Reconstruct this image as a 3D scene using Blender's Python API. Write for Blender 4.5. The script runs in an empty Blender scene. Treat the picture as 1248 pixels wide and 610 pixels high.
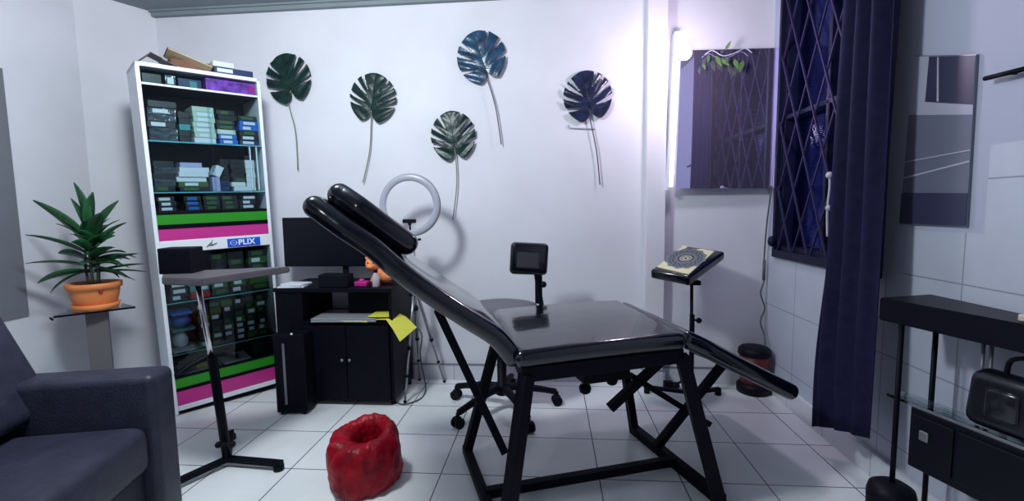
import bpy, bmesh, math, random
from mathutils import Vector, Matrix, noise
PI = math.pi
C = bpy.context.scene.collection
S = bpy.context.scene
rnd = random.Random(7)

# ------------------------------------------------------------------ camera
f_px, pitch, yaw, roll, HC = 558.626, .0890703, .0832692, -.0141785, 1.103981
F = Vector((-math.sin(yaw)*math.cos(pitch), math.cos(yaw)*math.cos(pitch), -math.sin(pitch)))
R0 = F.cross(Vector((0, 0, 1))).normalized(); U0 = R0.cross(F)
Rv = math.cos(roll)*R0 + math.sin(roll)*U0
Uv = -math.sin(roll)*R0 + math.cos(roll)*U0
cd = bpy.data.cameras.new('camera'); cam = bpy.data.objects.new('camera', cd); C.objects.link(cam)
cd.sensor_width = 36; cd.sensor_fit = 'HORIZONTAL'; cd.lens = f_px/1248*36; cd.clip_start = .02
cam.matrix_world = Matrix(((Rv.x, Uv.x, -F.x, 0), (Rv.y, Uv.y, -F.y, 0), (Rv.z, Uv.z, -F.z, HC), (0, 0, 0, 1)))
S.camera = cam

# ------------------------------------------------------------------ light
S.view_settings.view_transform = 'Standard'; S.view_settings.look = 'None'
S.view_settings.gamma = 1; S.view_settings.use_curve_mapping = False
S.view_settings.exposure = 0.42
w = bpy.data.worlds.new('dusk'); S.world = w; w.use_nodes = True
bg = w.node_tree.nodes['Background']; bg.inputs[0].default_value = (.10, .22, .62, 1); bg.inputs[1].default_value = 1.1

def area(name, loc, size, power, col, rot=(0, 0, 0), sy=None):
    l = bpy.data.lights.new(name, 'AREA'); l.energy = power; l.color = col; l.size = size
    if sy: l.shape = 'RECTANGLE'; l.size_y = sy
    o = bpy.data.objects.new(name, l); C.objects.link(o); o.location = loc; o.rotation_euler = rot
    return o
def point(name, loc, power, col, rad):
    l = bpy.data.lights.new(name, 'POINT'); l.energy = power; l.color = col; l.shadow_soft_size = rad
    o = bpy.data.objects.new(name, l); C.objects.link(o); o.location = loc
point('ceiling_lamp_light', (-1.0, 1.25, 2.16), 74, (.90, .98, 1.0), .13)
point('rear_lamp_light', (-.8, -1.3, 2.1), 12, (.93, .96, 1.0), .1)

# ------------------------------------------------------------------ materials
def mat(name, col, rough=.5, metal=0., spec=.5, coat=0., trans=0., emit=None, es=0., alpha=1., noise_amt=0., nscale=8., bump=0., bscale=40.):
    m = bpy.data.materials.new(name); m.use_nodes = True
    nt = m.node_tree; b = nt.nodes['Principled BSDF']
    b.inputs['Base Color'].default_value = (*col, 1); b.inputs['Roughness'].default_value = rough
    b.inputs['Metallic'].default_value = metal; b.inputs['Specular IOR Level'].default_value = spec
    b.inputs['Coat Weight'].default_value = coat; b.inputs['Transmission Weight'].default_value = trans
    if emit: b.inputs['Emission Color'].default_value = (*emit, 1); b.inputs['Emission Strength'].default_value = es
    tc = nt.nodes.new('ShaderNodeTexCoord')
    if noise_amt:
        n = nt.nodes.new('ShaderNodeTexNoise'); n.inputs['Scale'].default_value = nscale; n.inputs['Detail'].default_value = 4
        nt.links.new(tc.outputs['Object'], n.inputs['Vector'])
        r = nt.nodes.new('ShaderNodeValToRGB')
        r.color_ramp.elements[0].position = .3; r.color_ramp.elements[1].position = .7
        r.color_ramp.elements[0].color = (*[max(0, c*(1-noise_amt)) for c in col], 1)
        r.color_ramp.elements[1].color = (*[min(1, c*(1+noise_amt)) for c in col], 1)
        nt.links.new(n.outputs['Fac'], r.inputs[0]); nt.links.new(r.outputs[0], b.inputs['Base Color'])
    if bump:
        n = nt.nodes.new('ShaderNodeTexNoise'); n.inputs['Scale'].default_value = bscale; n.inputs['Detail'].default_value = 3
        nt.links.new(tc.outputs['Object'], n.inputs['Vector'])
        bp = nt.nodes.new('ShaderNodeBump'); bp.inputs['Strength'].default_value = bump; bp.inputs['Distance'].default_value = .01
        nt.links.new(n.outputs['Fac'], bp.inputs['Height']); nt.links.new(bp.outputs[0], b.inputs['Normal'])
    return m

def mth(nt, op, a, b=None, c=None):
    n = nt.nodes.new('ShaderNodeMath'); n.operation = op
    for i, v in enumerate((a, b, c)):
        if v is None: continue
        if isinstance(v, (int, float)): n.inputs[i].default_value = v
        else: nt.links.new(v, n.inputs[i])
    return n.outputs[0]

def grid_line(nt, coord, origin, size, half):        # 1 on the joint line, 0 on the tile
    t = mth(nt, 'FRACT', mth(nt, 'ADD', mth(nt, 'DIVIDE', mth(nt, 'SUBTRACT', coord, origin), size), 100.5))
    return mth(nt, 'LESS_THAN', mth(nt, 'ABSOLUTE', mth(nt, 'SUBTRACT', t, .5)), half/size)

def tile_mat(name, col, joint, ax, o, size, half=.003, rough=.25, zone=None, plaster=None, marble=.05):
    m = mat(name, col, rough=rough); nt = m.node_tree; b = nt.nodes['Principled BSDF']
    tc = nt.nodes.new('ShaderNodeTexCoord'); sp = nt.nodes.new('ShaderNodeSeparateXYZ')
    nt.links.new(tc.outputs['Object'], sp.inputs[0])
    g = mth(nt, 'MAXIMUM', grid_line(nt, sp.outputs[ax[0]], o[0], size, half), grid_line(nt, sp.outputs[ax[1]], o[1], size, half))
    n = nt.nodes.new('ShaderNodeTexNoise'); n.inputs['Scale'].default_value = 5; n.inputs['Detail'].default_value = 5
    nt.links.new(tc.outputs['Object'], n.inputs['Vector'])
    r = nt.nodes.new('ShaderNodeValToRGB'); r.color_ramp.elements[0].position = .3; r.color_ramp.elements[1].position = .7
    r.color_ramp.elements[0].color = (*[c*(1-marble) for c in col], 1); r.color_ramp.elements[1].color = (*[min(1, c*(1+marble)) for c in col], 1)
    nt.links.new(n.outputs['Fac'], r.inputs[0])
    mx = nt.nodes.new('ShaderNodeMix'); mx.data_type = 'RGBA'
    nt.links.new(g, mx.inputs['Factor']); nt.links.new(r.outputs[0], mx.inputs['A']); mx.inputs['B'].default_value = (*joint, 1)
    out = mx.outputs['Result']
    if zone:
        z = zone(nt, sp); m2 = nt.nodes.new('ShaderNodeMix'); m2.data_type = 'RGBA'
        nt.links.new(z, m2.inputs['Factor']); m2.inputs['A'].default_value = (*plaster, 1); nt.links.new(out, m2.inputs['B'])
        out = m2.outputs['Result']
        nt.links.new(mth(nt, 'SUBTRACT', .7, mth(nt, 'MULTIPLY', z, .45)), b.inputs['Roughness'])
    nt.links.new(out, b.inputs['Base Color'])
    return m

def glass_mat(name, tint, alpha, rough=.03, ior=1.5):
    m = bpy.data.materials.new(name); m.use_nodes = True; nt = m.node_tree; nt.nodes.clear()
    o = nt.nodes.new('ShaderNodeOutputMaterial'); mx = nt.nodes.new('ShaderNodeMixShader'); tr = nt.nodes.new('ShaderNodeBsdfTransparent')
    gl = nt.nodes.new('ShaderNodeBsdfGlossy'); gl.inputs['Roughness'].default_value = rough
    tr.inputs[0].default_value = (*tint, 1)
    fr = nt.nodes.new('ShaderNodeFresnel'); fr.inputs[0].default_value = ior
    a = mth(nt, 'ADD', fr.outputs[0], alpha)
    nt.links.new(a, mx.inputs[0]); nt.links.new(tr.outputs[0], mx.inputs[1]); nt.links.new(gl.outputs[0], mx.inputs[2]); nt.links.new(mx.outputs[0], o.inputs[0])
    return m

PLASTER = (.70, .70, .77)
M = dict(
    wall=mat('wall_plaster', PLASTER, .75, noise_amt=.05, nscale=2.5, bump=.15, bscale=9),
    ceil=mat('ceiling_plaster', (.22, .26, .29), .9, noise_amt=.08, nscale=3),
    floor=tile_mat('floor_tiles', (.80, .82, .85), (.10, .11, .13), (0, 1), (.195, 2.469), .33, .0026, .22),
    wallr=tile_mat('right_wall_tiles', (.46, .49, .59), (.24, .26, .33), (1, 2), (2.55, .516), .33, .0022, .25,
                   zone=lambda nt, sp: mth(nt, 'LESS_THAN', sp.outputs[2], mth(nt, 'ADD', .84, mth(nt, 'MULTIPLY', mth(nt, 'LESS_THAN', sp.outputs[1], 1.80), mth(nt, 'ADD', .17, mth(nt, 'MULTIPLY', mth(nt, 'LESS_THAN', sp.outputs[1], 1.50), .265))))), plaster=(.38, .40, .52)),
    base=tile_mat('baseboard_tiles', (.62, .63, .70), (.3, .31, .36), (0, 1), (.03, 2.55), .33, .002, .3),
    white=mat('white_metal', (.78, .82, .88), .4), whitep=mat('white_plastic', (.75, .78, .82), .45),
    black=mat('black_metal', (.003, .003, .008), .5, spec=.10), blackp=mat('black_plastic', (.004, .004, .009), .5, spec=.14),
    blackm=mat('matt_black_laminate', (.003, .003, .008), .5, spec=.12, noise_amt=.3, nscale=30),
    vinyl=mat('black_vinyl', (.002, .002, .008), .16, spec=.42, coat=.55, bump=.16, bscale=13),
    leather=mat('sofa_leather', (.027, .028, .050), .45, spec=.3, noise_amt=.18, nscale=22, bump=.2, bscale=120),
    chrome=mat('chrome', (.6, .6, .62), .22, 1.), steel=mat('grey_steel', (.30, .31, .35), .35, .8),
    terra=mat('terracotta', (.78, .24, .07), .55, noise_amt=.15, nscale=12), soil=mat('soil', (.03, .02, .015), .9),
    leaf=mat('plant_leaf', (.014, .085, .028), .35, noise_amt=.5, nscale=9), stem=mat('plant_stem', (.03, .04, .025), .6),
    monst=mat('monstera_leaf', (.005, .024, .022), .34, spec=.35, noise_amt=.5, nscale=14, bump=.3, bscale=25),
    monstb=mat('monstera_leaf_flare_blue', (.012, .050, .110), .28, noise_amt=.5, nscale=14, bump=.3, bscale=25),  # same leaf plastic, bluish lens-flare tint painted into the colour
    monstv=mat('monstera_leaf_flare_navy', (.009, .014, .045), .25, noise_amt=.6, nscale=14, bump=.3, bscale=25),  # same leaf plastic, dark violet flare tint painted in
    lstem=mat('leaf_stalk', (.16, .20, .15), .5), lstemd=mat('leaf_stalk_dark', (.05, .055, .08), .5),
    green=mat('green_stripe', (.02, .26, .012), .4), pink=mat('pink_stripe', (.55, .03, .26), .4),
    glass=glass_mat('clear_glass', (.86, .93, .95), .0, .02, 1.3), gedge=mat('glass_edge', (.10, .42, .52), .2),
    red=mat('red_bag', (.27, .0015, .012), .42, spec=.22, noise_amt=.45, nscale=14, bump=1.0, bscale=24),
    redd=mat('red_plastic', (.10, .006, .008), .45),
    curtain=mat('navy_curtain', (.009, .008, .036), .8, spec=.15, noise_amt=.25, nscale=30), mirror=mat('mirror_glass', (.70, .64, .92), .015, .93),  # mirror: violet flare haze mixed into the colour, hence not fully metallic
    grille=mat('dark_grille', (.030, .024, .075), .55, spec=.15), wframe=mat('window_frame', (.008, .008, .028), .5, spec=.2),
    tray=mat('tray_laminate', (.10, .09, .105), .4, noise_amt=.12, nscale=12), greyp=mat('matt_grey', (.17, .18, .215), .7),
    greym=mat('warm_grey_post', (.13, .12, .135), .7), yellow=mat('yellow_paper', (.72, .70, .08), .6), paper=mat('white_paper', (.62, .66, .74), .6),
    laptop=mat('grey_laptop', (.26, .28, .31), .4), orange=mat('orange_plush', (.80, .27, .10), .9, noise_amt=.25, nscale=20, bump=.5, bscale=60),
    magenta=mat('magenta_plastic', (.45, .02, .22), .35), card=mat('brown_cardboard', (.16, .075, .05), .8, noise_amt=.2), cardl=mat('light_cardboard', (.52, .40, .26), .8),
    cream=mat('cream_magazine', (.72, .68, .42), .45), ink=mat('black_ink', (.03, .035, .05), .5), inkg=mat('grey_ink', (.16, .19, .21), .5),
    bulb=mat('lamp_glow', (1, 1, 1), .5, emit=(1, .86, 1), es=26), tube=mat('tube_glow', (1, 1, 1), .5, emit=(.93, .90, 1), es=2.6),
    diff=mat('ring_diffuser', (.36, .37, .44), .3), cabin=mat('cabinet_inside', (.010, .018, .026), .5),
    blue=mat('blue_card', (.02, .12, .50), .45), blued=mat('navy_card', (.012, .03, .10), .45), pale=mat('pale_green_card', (.42, .52, .44), .5),
    grnc=mat('green_card', (.035, .11, .02), .5), dark=mat('charcoal_card', (.010, .013, .018), .45), whitec=mat('white_card', (.62, .66, .72), .5),
    purple=mat('purple_print', (.24, .05, .42), .35, noise_amt=.8, nscale=30), teal=mat('teal_card', (.04, .25, .27), .5), redc=mat('red_card', (.35, .03, .03), .5),
    plast=mat('smoky_plastic_wrap', (.06, .075, .09), .2, noise_amt=.6, nscale=20, bump=.8, bscale=24), lilac=mat('lilac_card', (.36, .36, .58), .5),
    refld=mat('panel_reflection_dark', (.03, .03, .075), .45), reflg=mat('panel_reflection_grey', (.13, .14, .20), .3), refll=mat('panel_reflection_light', (.36, .36, .46), .3),  # tones of the reflection painted on the right-wall mirror panel
    consol=mat('console_black_gloss', (.003, .003, .009), .4, spec=.2), wire=mat('grey_cable', (.07, .085, .10), .5), wirel=mat('pale_cord', (.42, .40, .48), .6),
    facade=mat('night_facade', (.05, .045, .22), .9), lant=mat('lantern_glow', (1, .4, .2), .5, emit=(1.0, .42, .20), es=2.2), lantr=mat('lantern_red', (.5, .02, .05), .5, emit=(.8, .05, .12), es=.9),
    ivy=mat('ivy_leaf', (.10, .20, .06), .5), ivyp=mat('pale_ribbon', (.50, .52, .62), .5), text=mat('white_print', (.85, .88, .92), .5),
    badge=mat('blue_badge', (.01, .09, .62), .35), screen=mat('monitor_panel', (.003, .004, .009), .3, spec=.25),
)

# ------------------------------------------------------------------ helpers
def obj(name, bm, m, parent=None, smooth=False, loc=None):
    me = bpy.data.meshes.new(name); bmesh.ops.recalc_face_normals(bm, faces=bm.faces[:]); bm.to_mesh(me); bm.free()
    if smooth:
        for p in me.polygons: p.use_smooth = True
    o = bpy.data.objects.new(name, me); C.objects.link(o)
    for x in (m if isinstance(m, (list, tuple)) else [m]): me.materials.append(x)
    if parent: o.parent = parent
    if loc: o.location = loc
    return o
def tag(o, label, cat, group=None, kind=None):
    if label: o['label'] = label
    if cat: o['category'] = cat
    if group: o['group'] = group
    if kind: o['kind'] = kind
    return o
def struct(name, bm, m, parent=None, smooth=False):
    o = obj(name, bm, m, parent, smooth)
    if not parent: o['kind'] = 'structure'
    return o
def thing(name, label, cat, loc=(0, 0, 0), rz=0, group=None, mw=None):
    o = bpy.data.objects.new(name, None); C.objects.link(o); o.empty_display_size = .05
    if mw is not None: o.matrix_world = mw
    else: o.location = loc; o.rotation_euler = (0, 0, rz)
    return tag(o, label, cat, group)
def B(): return bmesh.new()
def box(bm, x0, x1, y0, y1, z0, z1, bev=0, mi=0, M4=None, seg=2):
    g = bmesh.ops.create_cube(bm, size=1)['verts']
    for v in g: v.co = Vector(((x0+x1)/2+v.co.x*(x1-x0), (y0+y1)/2+v.co.y*(y1-y0), (z0+z1)/2+v.co.z*(z1-z0)))
    fs = set(f for v in g for f in v.link_faces)
    vs = list(g)
    if bev:
        es = list(set(e for v in g for e in v.link_edges))
        r = bmesh.ops.bevel(bm, geom=es, offset=bev, segments=seg, affect='EDGES', profile=.5)
        vs = list(set(r['verts']) | set(v for f in fs if f.is_valid for v in f.verts)); fs = set(f for v in vs for f in v.link_faces)
    for f in fs:
        if f.is_valid: f.material_index = mi
    if M4 is not None:
        for v in set(vs): v.co = M4 @ v.co
    return bm
def frame(p, q, up=(0, 0, 1)):
    z = (Vector(q)-Vector(p)).normalized(); u = Vector(up)
    if abs(z.dot(u)) > .98: u = Vector((0, 1, 0))
    x = u.cross(z).normalized(); y = z.cross(x)
    return x, y, z
def bar(bm, p, q, wx, wy=None, bev=.002, up=(0, 0, 1), mi=0):     # square tube from p to q
    wy = wy or wx; x, y, z = frame(p, q, up); L = (Vector(q)-Vector(p)).length
    m4 = Matrix((( x.x, y.x, z.x, p[0]), (x.y, y.y, z.y, p[1]), (x.z, y.z, z.z, p[2]), (0, 0, 0, 1)))
    return box(bm, -wx/2, wx/2, -wy/2, wy/2, 0, L, bev, mi, m4)
def tube(bm, pts, r, n=10, cap=True, mi=0):
    pts = [Vector(p) for p in pts]; rr = r if isinstance(r, (list, tuple)) else [r]*len(pts); rings = []
    x = None
    for i, p in enumerate(pts):
        t = (pts[min(i+1, len(pts)-1)]-pts[max(i-1, 0)]).normalized()
        if x is None: x, _, _ = frame((0, 0, 0), t)
        x = (x - t*x.dot(t)).normalized(); y = t.cross(x)
        rings.append([bm.verts.new(p+rr[i]*(math.cos(2*PI*k/n)*x+math.sin(2*PI*k/n)*y)) for k in range(n)])
    for a, b in zip(rings, rings[1:]):
        for k in range(n):
            f = bm.faces.new((a[k], a[(k+1) % n], b[(k+1) % n], b[k])); f.smooth = True; f.material_index = mi
    if cap:
        for rg in (rings[0][::-1], rings[-1]): f = bm.faces.new(rg); f.material_index = mi
    return bm
def lathe(bm, prof, n=32, c=(0, 0), mi=0, cap=True):     # prof: list of (r, z)
    rings = [[bm.verts.new((c[0]+r*math.cos(2*PI*k/n), c[1]+r*math.sin(2*PI*k/n), z)) for k in range(n)] for r, z in prof]
    for a, b in zip(rings, rings[1:]):
        for k in range(n):
            f = bm.faces.new((a[k], a[(k+1) % n], b[(k+1) % n], b[k])); f.smooth = True; f.material_index = mi
    if cap:
        if prof[0][0] > 1e-4: bm.faces.new(rings[0][::-1]).material_index = mi
        if prof[-1][0] > 1e-4: bm.faces.new(rings[-1]).material_index = mi
    return bm
def sphere(bm, c, r, sx=1, sy=1, sz=1, u=16, v=10, mi=0):
    g = bmesh.ops.create_uvsphere(bm, u_segments=u, v_segments=v, radius=r)['verts']
    for q in g: q.co = Vector((c[0]+q.co.x*sx, c[1]+q.co.y*sy, c[2]+q.co.z*sz))
    for f in set(f for q in g for f in q.link_faces): f.smooth = True; f.material_index = mi
    return bm
def spline(pts, n=8):
    out = []; P = [Vector(p) for p in pts]
    for i in range(len(P)-1):
        p0, p1, p2, p3 = P[max(i-1, 0)], P[i], P[i+1], P[min(i+2, len(P)-1)]
        for k in range(n):
            t = k/n
            out.append(.5*((2*p1)+(p2-p0)*t+(2*p0-5*p1+4*p2-p3)*t*t+(3*p1-p0-3*p2+p3)*t**3))
    out.append(P[-1]); return out
def pad(bm, path, widths, th, n=7, shear=0., yc=0., puff=.0):
    """upholstered pad: path of (x,z) in the local xz plane, swept with a rounded rectangle as wide as y"""
    P = spline([(x, 0, z) for x, z in path], n); N = len(P)
    def wat(t):
        s = t*(len(widths)-1); i = min(int(s), len(widths)-2); return widths[i]+(widths[i+1]-widths[i])*(s-i)
    # add end rounding
    d0 = (P[0]-P[1]).normalized(); d1 = (P[-1]-P[-2]).normalized()
    seq = []
    for k in range(5):
        a = k/5*PI/2; seq.append((P[0]+d0*(th*.45)*(math.cos(a)), 0, max(.12, math.sin(a)), (th*.45)*(1-math.sin(a)), d0*-1))
    for i, p in enumerate(P):
        t = (P[min(i+1, N-1)]-P[max(i-1, 0)]).normalized(); seq.append((p, i/(N-1), 1., 0, t))
    for k in range(4, -1, -1):
        a = k/5*PI/2; seq.append((P[-1]+d1*(th*.45)*(math.cos(a)), 1, max(.12, math.sin(a)), (th*.45)*(1-math.sin(a)), d1))
    rings = []
    for p, t, sc, inset, tan in seq:
        nn = Vector((-tan.z, 0, tan.x)); w2 = wat(t)/2-inset; h2 = th/2*sc; r = min(th*.42, h2*.9)
        ring = []
        for cx, cz, a0 in ((w2-r, h2-r, 0), (-(w2-r), h2-r, PI/2), (-(w2-r), -(h2-r), PI), (w2-r, -(h2-r), 1.5*PI)):
            for k in range(5):
                a = a0+k/4*PI/2; yy = cx+r*math.cos(a); zz = cz+r*math.sin(a)
                q = p+nn*zz+Vector((shear*(yy), yy+yc, 0)); ring.append(bm.verts.new(q))
        rings.append(ring)
    n2 = len(rings[0])
    for a, b in zip(rings, rings[1:]):
        for k in range(n2):
            f = bm.faces.new((a[k], a[(k+1) % n2], b[(k+1) % n2], b[k])); f.smooth = True
    bm.faces.new(rings[0][::-1]); bm.faces.new(rings[-1])
    return bm

# ------------------------------------------------------------------ the room
XL, XR, YB, YF, ZC = -2.725, 1.31, 2.885, -4.0, 2.40
b = B(); box(b, XL-.3, XR+.3, YF-.1, YB+.1, -.05, 0); struct('floor', b, M['floor'])
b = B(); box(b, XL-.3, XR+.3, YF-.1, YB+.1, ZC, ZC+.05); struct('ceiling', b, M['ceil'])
b = B(); box(b, XL-.3, XR+.25, YB, YB+.1, 0, ZC); struct('wall_back', b, M['wall'])
b = B(); box(b, XL-.1, XL, YF, 2.54, 0, ZC); struct('wall_left', b, M['wall'])
b = B()                                                    # splayed corner between left and back wall
vs = [b.verts.new((x, y, z)) for z in (0, ZC) for x, y in ((XL, 2.537), (-2.53, YB), (-2.53, YB+.06), (XL-.08, YB+.06), (XL-.08, 2.5))]
b.faces.new(vs[:5][::-1]); b.faces.new(vs[5:])
for k in range(5): b.faces.new((vs[k], vs[(k+1) % 5], vs[5+(k+1) % 5], vs[5+k]))
struct('wall_corner', b, M['wall'])
b = B(); box(b, XL-.1, XR+.2, YF-.1, YF, 0, ZC); struct('wall_front', b, M['wall'])
WY0, WY1, WZ0, WZ1 = 1.92, 2.76, .84, 2.33                 # window opening in the right wall
b = B()
box(b, XR, XR+.12, YF, WY0, 0, ZC); box(b, XR, XR+.12, WY1, YB+.02, 0, ZC); box(b, XR, XR+.12, WY0, WY1, 0, WZ0); box(b, XR, XR+.12, WY0, WY1, WZ1, ZC)
struct('wall_right', b, M['wallr'])
b = B(); box(b, .575, .69, 2.82, YB+.01, 0, ZC, .004); struct('trim_1', b, M['wall'])       # pilaster
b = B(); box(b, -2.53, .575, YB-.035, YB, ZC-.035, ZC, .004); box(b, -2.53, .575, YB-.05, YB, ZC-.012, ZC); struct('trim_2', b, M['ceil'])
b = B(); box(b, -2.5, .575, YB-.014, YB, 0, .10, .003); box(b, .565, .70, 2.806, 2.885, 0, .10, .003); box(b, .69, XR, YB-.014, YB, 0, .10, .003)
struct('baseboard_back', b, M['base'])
b = B(); box(b, -2.5, .575, YB-.018, YB, .100, .106, .001); box(b, .562, .702, 2.802, 2.885, .100, .106, .001); box(b, .70, XR, YB-.018, YB, .100, .106, .001)
struct('trim_4', b, M['greyp'])
b = B(); box(b, XR-.020, XR, YF+.1, YB-.02, 0, .105, .003); struct('baseboard_right', b, M['base'])

# window: frame, pane, lattice grille
wn = bpy.data.objects.new('window_1', None); C.objects.link(wn); wn['kind'] = 'structure'; wn.location = (XR+.03, (WY0+WY1)/2, WZ0)
def wl(y): return y-(WY0+WY1)/2
b = B(); hw = (WY1-WY0)/2; hh = WZ1-WZ0
for y0, y1, z0, z1 in ((-hw, hw, 0, .035), (-hw, hw, hh-.035, hh), (-hw, -hw+.03, 0, hh), (hw-.03, hw, 0, hh), (-.012, .012, .03, hh-.03), (-hw, hw, .74, .765)):
    box(b, -.026, .085, y0, y1, z0, z1, .003)
obj('window_frame', b, M['wframe'], wn)
b = B(); box(b, .034, .040, -hw+.02, hw-.02, .02, hh-.02); obj('window_pane', b, glass_mat('blue_night_glass', (.35, .42, .85), .0, .12, 1.15), wn)
gr = thing('window_grille', 'dark diamond lattice security grille across the window', 'grille', (XR-.012, (WY0+WY1)/2, WZ0))
b = B(); pit = .165
def clipseg(y0, z0, dy, dz):
    ts = []
    t0, t1 = -9, 9
    for p, d, lo, hi in ((y0, dy, -hw, hw), (z0, dz, 0, hh)):
        a, c = (lo-p)/d, (hi-p)/d
        t0 = max(t0, min(a, c)); t1 = min(t1, max(a, c))
    return (t0, t1) if t1-t0 > .02 else None
for k in range(-14, 26):
    for sgn, xo in ((1, -.004), (-1, .004)):
        y0 = -hw+k*pit; c = clipseg(y0, 0 if sgn > 0 else 0, sgn*.46, 1)
        if c: bar(b, (xo, y0+sgn*.46*c[0], c[0]), (xo, y0+sgn*.46*c[1], c[1]), .008, .008, 0, up=(1, 0, 0))
obj('lattice', b, M['grille'], gr)
b = B()
for y0, y1, z0, z1 in ((-hw, hw, -.03, .012), (-hw, hw, hh-.012, hh+.012), (-hw-.012, -hw+.012, -.03, hh), (hw-.012, hw+.012, -.03, hh)): box(b, -.014, .010, y0, y1, z0, z1, .003)
obj('grille_frame', b, M['wframe'], gr)
b = B(); sphere(b, (-.02, hw, .06), .022, 1, 1, 1.4); obj('hinge', b, M['wframe'], gr)
# what lies outside
b = B(); box(b, 3.2, 3.4, -1, 9, 0, 3.0); obj_f = struct('trim_3', b, M['facade'])
ln = thing('wall_lantern', 'tall warm orange lantern outside the window, seen in the mirror', 'lamp', (1.55, 1.93, 1.62))
b = B(); box(b, -.035, .035, -.035, .035, .03, .50, .012); obj('lamp_glass', b, M['lant'], ln)
b = B(); bar(b, (-.04, -.04, .0), (.04, .04, .22), .012); bar(b, (-.045, -.04, .30), (.04, -.045, .46), .014); bar(b, (-.05, .0, .1), (-.03, .05, .34), .012); obj('red_strap', b, M['lantr'], ln)
b = B(); box(b, -.05, .05, -.05, .05, 0, .03, .004); box(b, -.05, .05, -.05, .05, .50, .53, .004); bar(b, (0, 0, .02), (0, 0, -1.60), .03); obj('lamp_post', b, M['black'], ln)

# curtain on the right of the window
cu = thing('window_curtain', 'long dark navy curtain hanging at the right of the window', 'curtain', (1.2, 1.93, .24))
b = B(); NU, NV = 90, 40; ht = 2.14; grid = []
for j in range(NV+1):
    v = j/NV; row = []                                   # v 0 bottom, 1 top
    yl = 2.075-1.93 + .03*math.exp(-((v-.12)/.14)**2)-.03*(1-v)**4; yr = 1.760-1.93-.06*(1-v)**2
    for i in range(NU+1):
        u = i/NU; y = yl+(yr-yl)*u
        x = (.024*math.sin(u*PI*7+.6*math.sin(v*3)) + .010*math.sin(u*19+v*4))*(.45+.55*v) - .05*(1-v)**2 + .004
        z = v*ht + (1-v)**3*(-.115+.13*u**.8)
        row.append(b.verts.new((x, y, z)))
    grid.append(row)
for j in range(NV):
    for i in range(NU): b.faces.new((grid[j][i], grid[j][i+1], grid[j+1][i+1], grid[j+1][i])).smooth = True
co = obj('curtain_cloth', b, M['curtain'], cu); md = co.modifiers.new('t', 'SOLIDIFY'); md.thickness = .004
b = B(); tube(b, [(0, -.25, ht+.008), (0, .90, ht+.008)], .010); tube(b, [(0, .1, ht+.008), (.11, .1, ht+.008)], .006); obj('curtain_rod', b, M['black'], cu)
# pull cord
b = B(); tube(b, spline([(1.262, 2.205, 1.235), (1.262, 2.20, 1.18), (1.260, 2.206, 1.08), (1.262, 2.20, .96)]), [.006]*25, 6)
sphere(b, (1.262, 2.205, 1.238), .016); sphere(b, (1.262, 2.20, 1.09), .014); tube(b, [(1.262, 2.205, 1.238), (1.30, 2.205, 1.238)], .004)
tag(obj('pull_cord', b, M['wirel']), 'knotted pale cord hanging in front of the window grille', 'cord')

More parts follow.
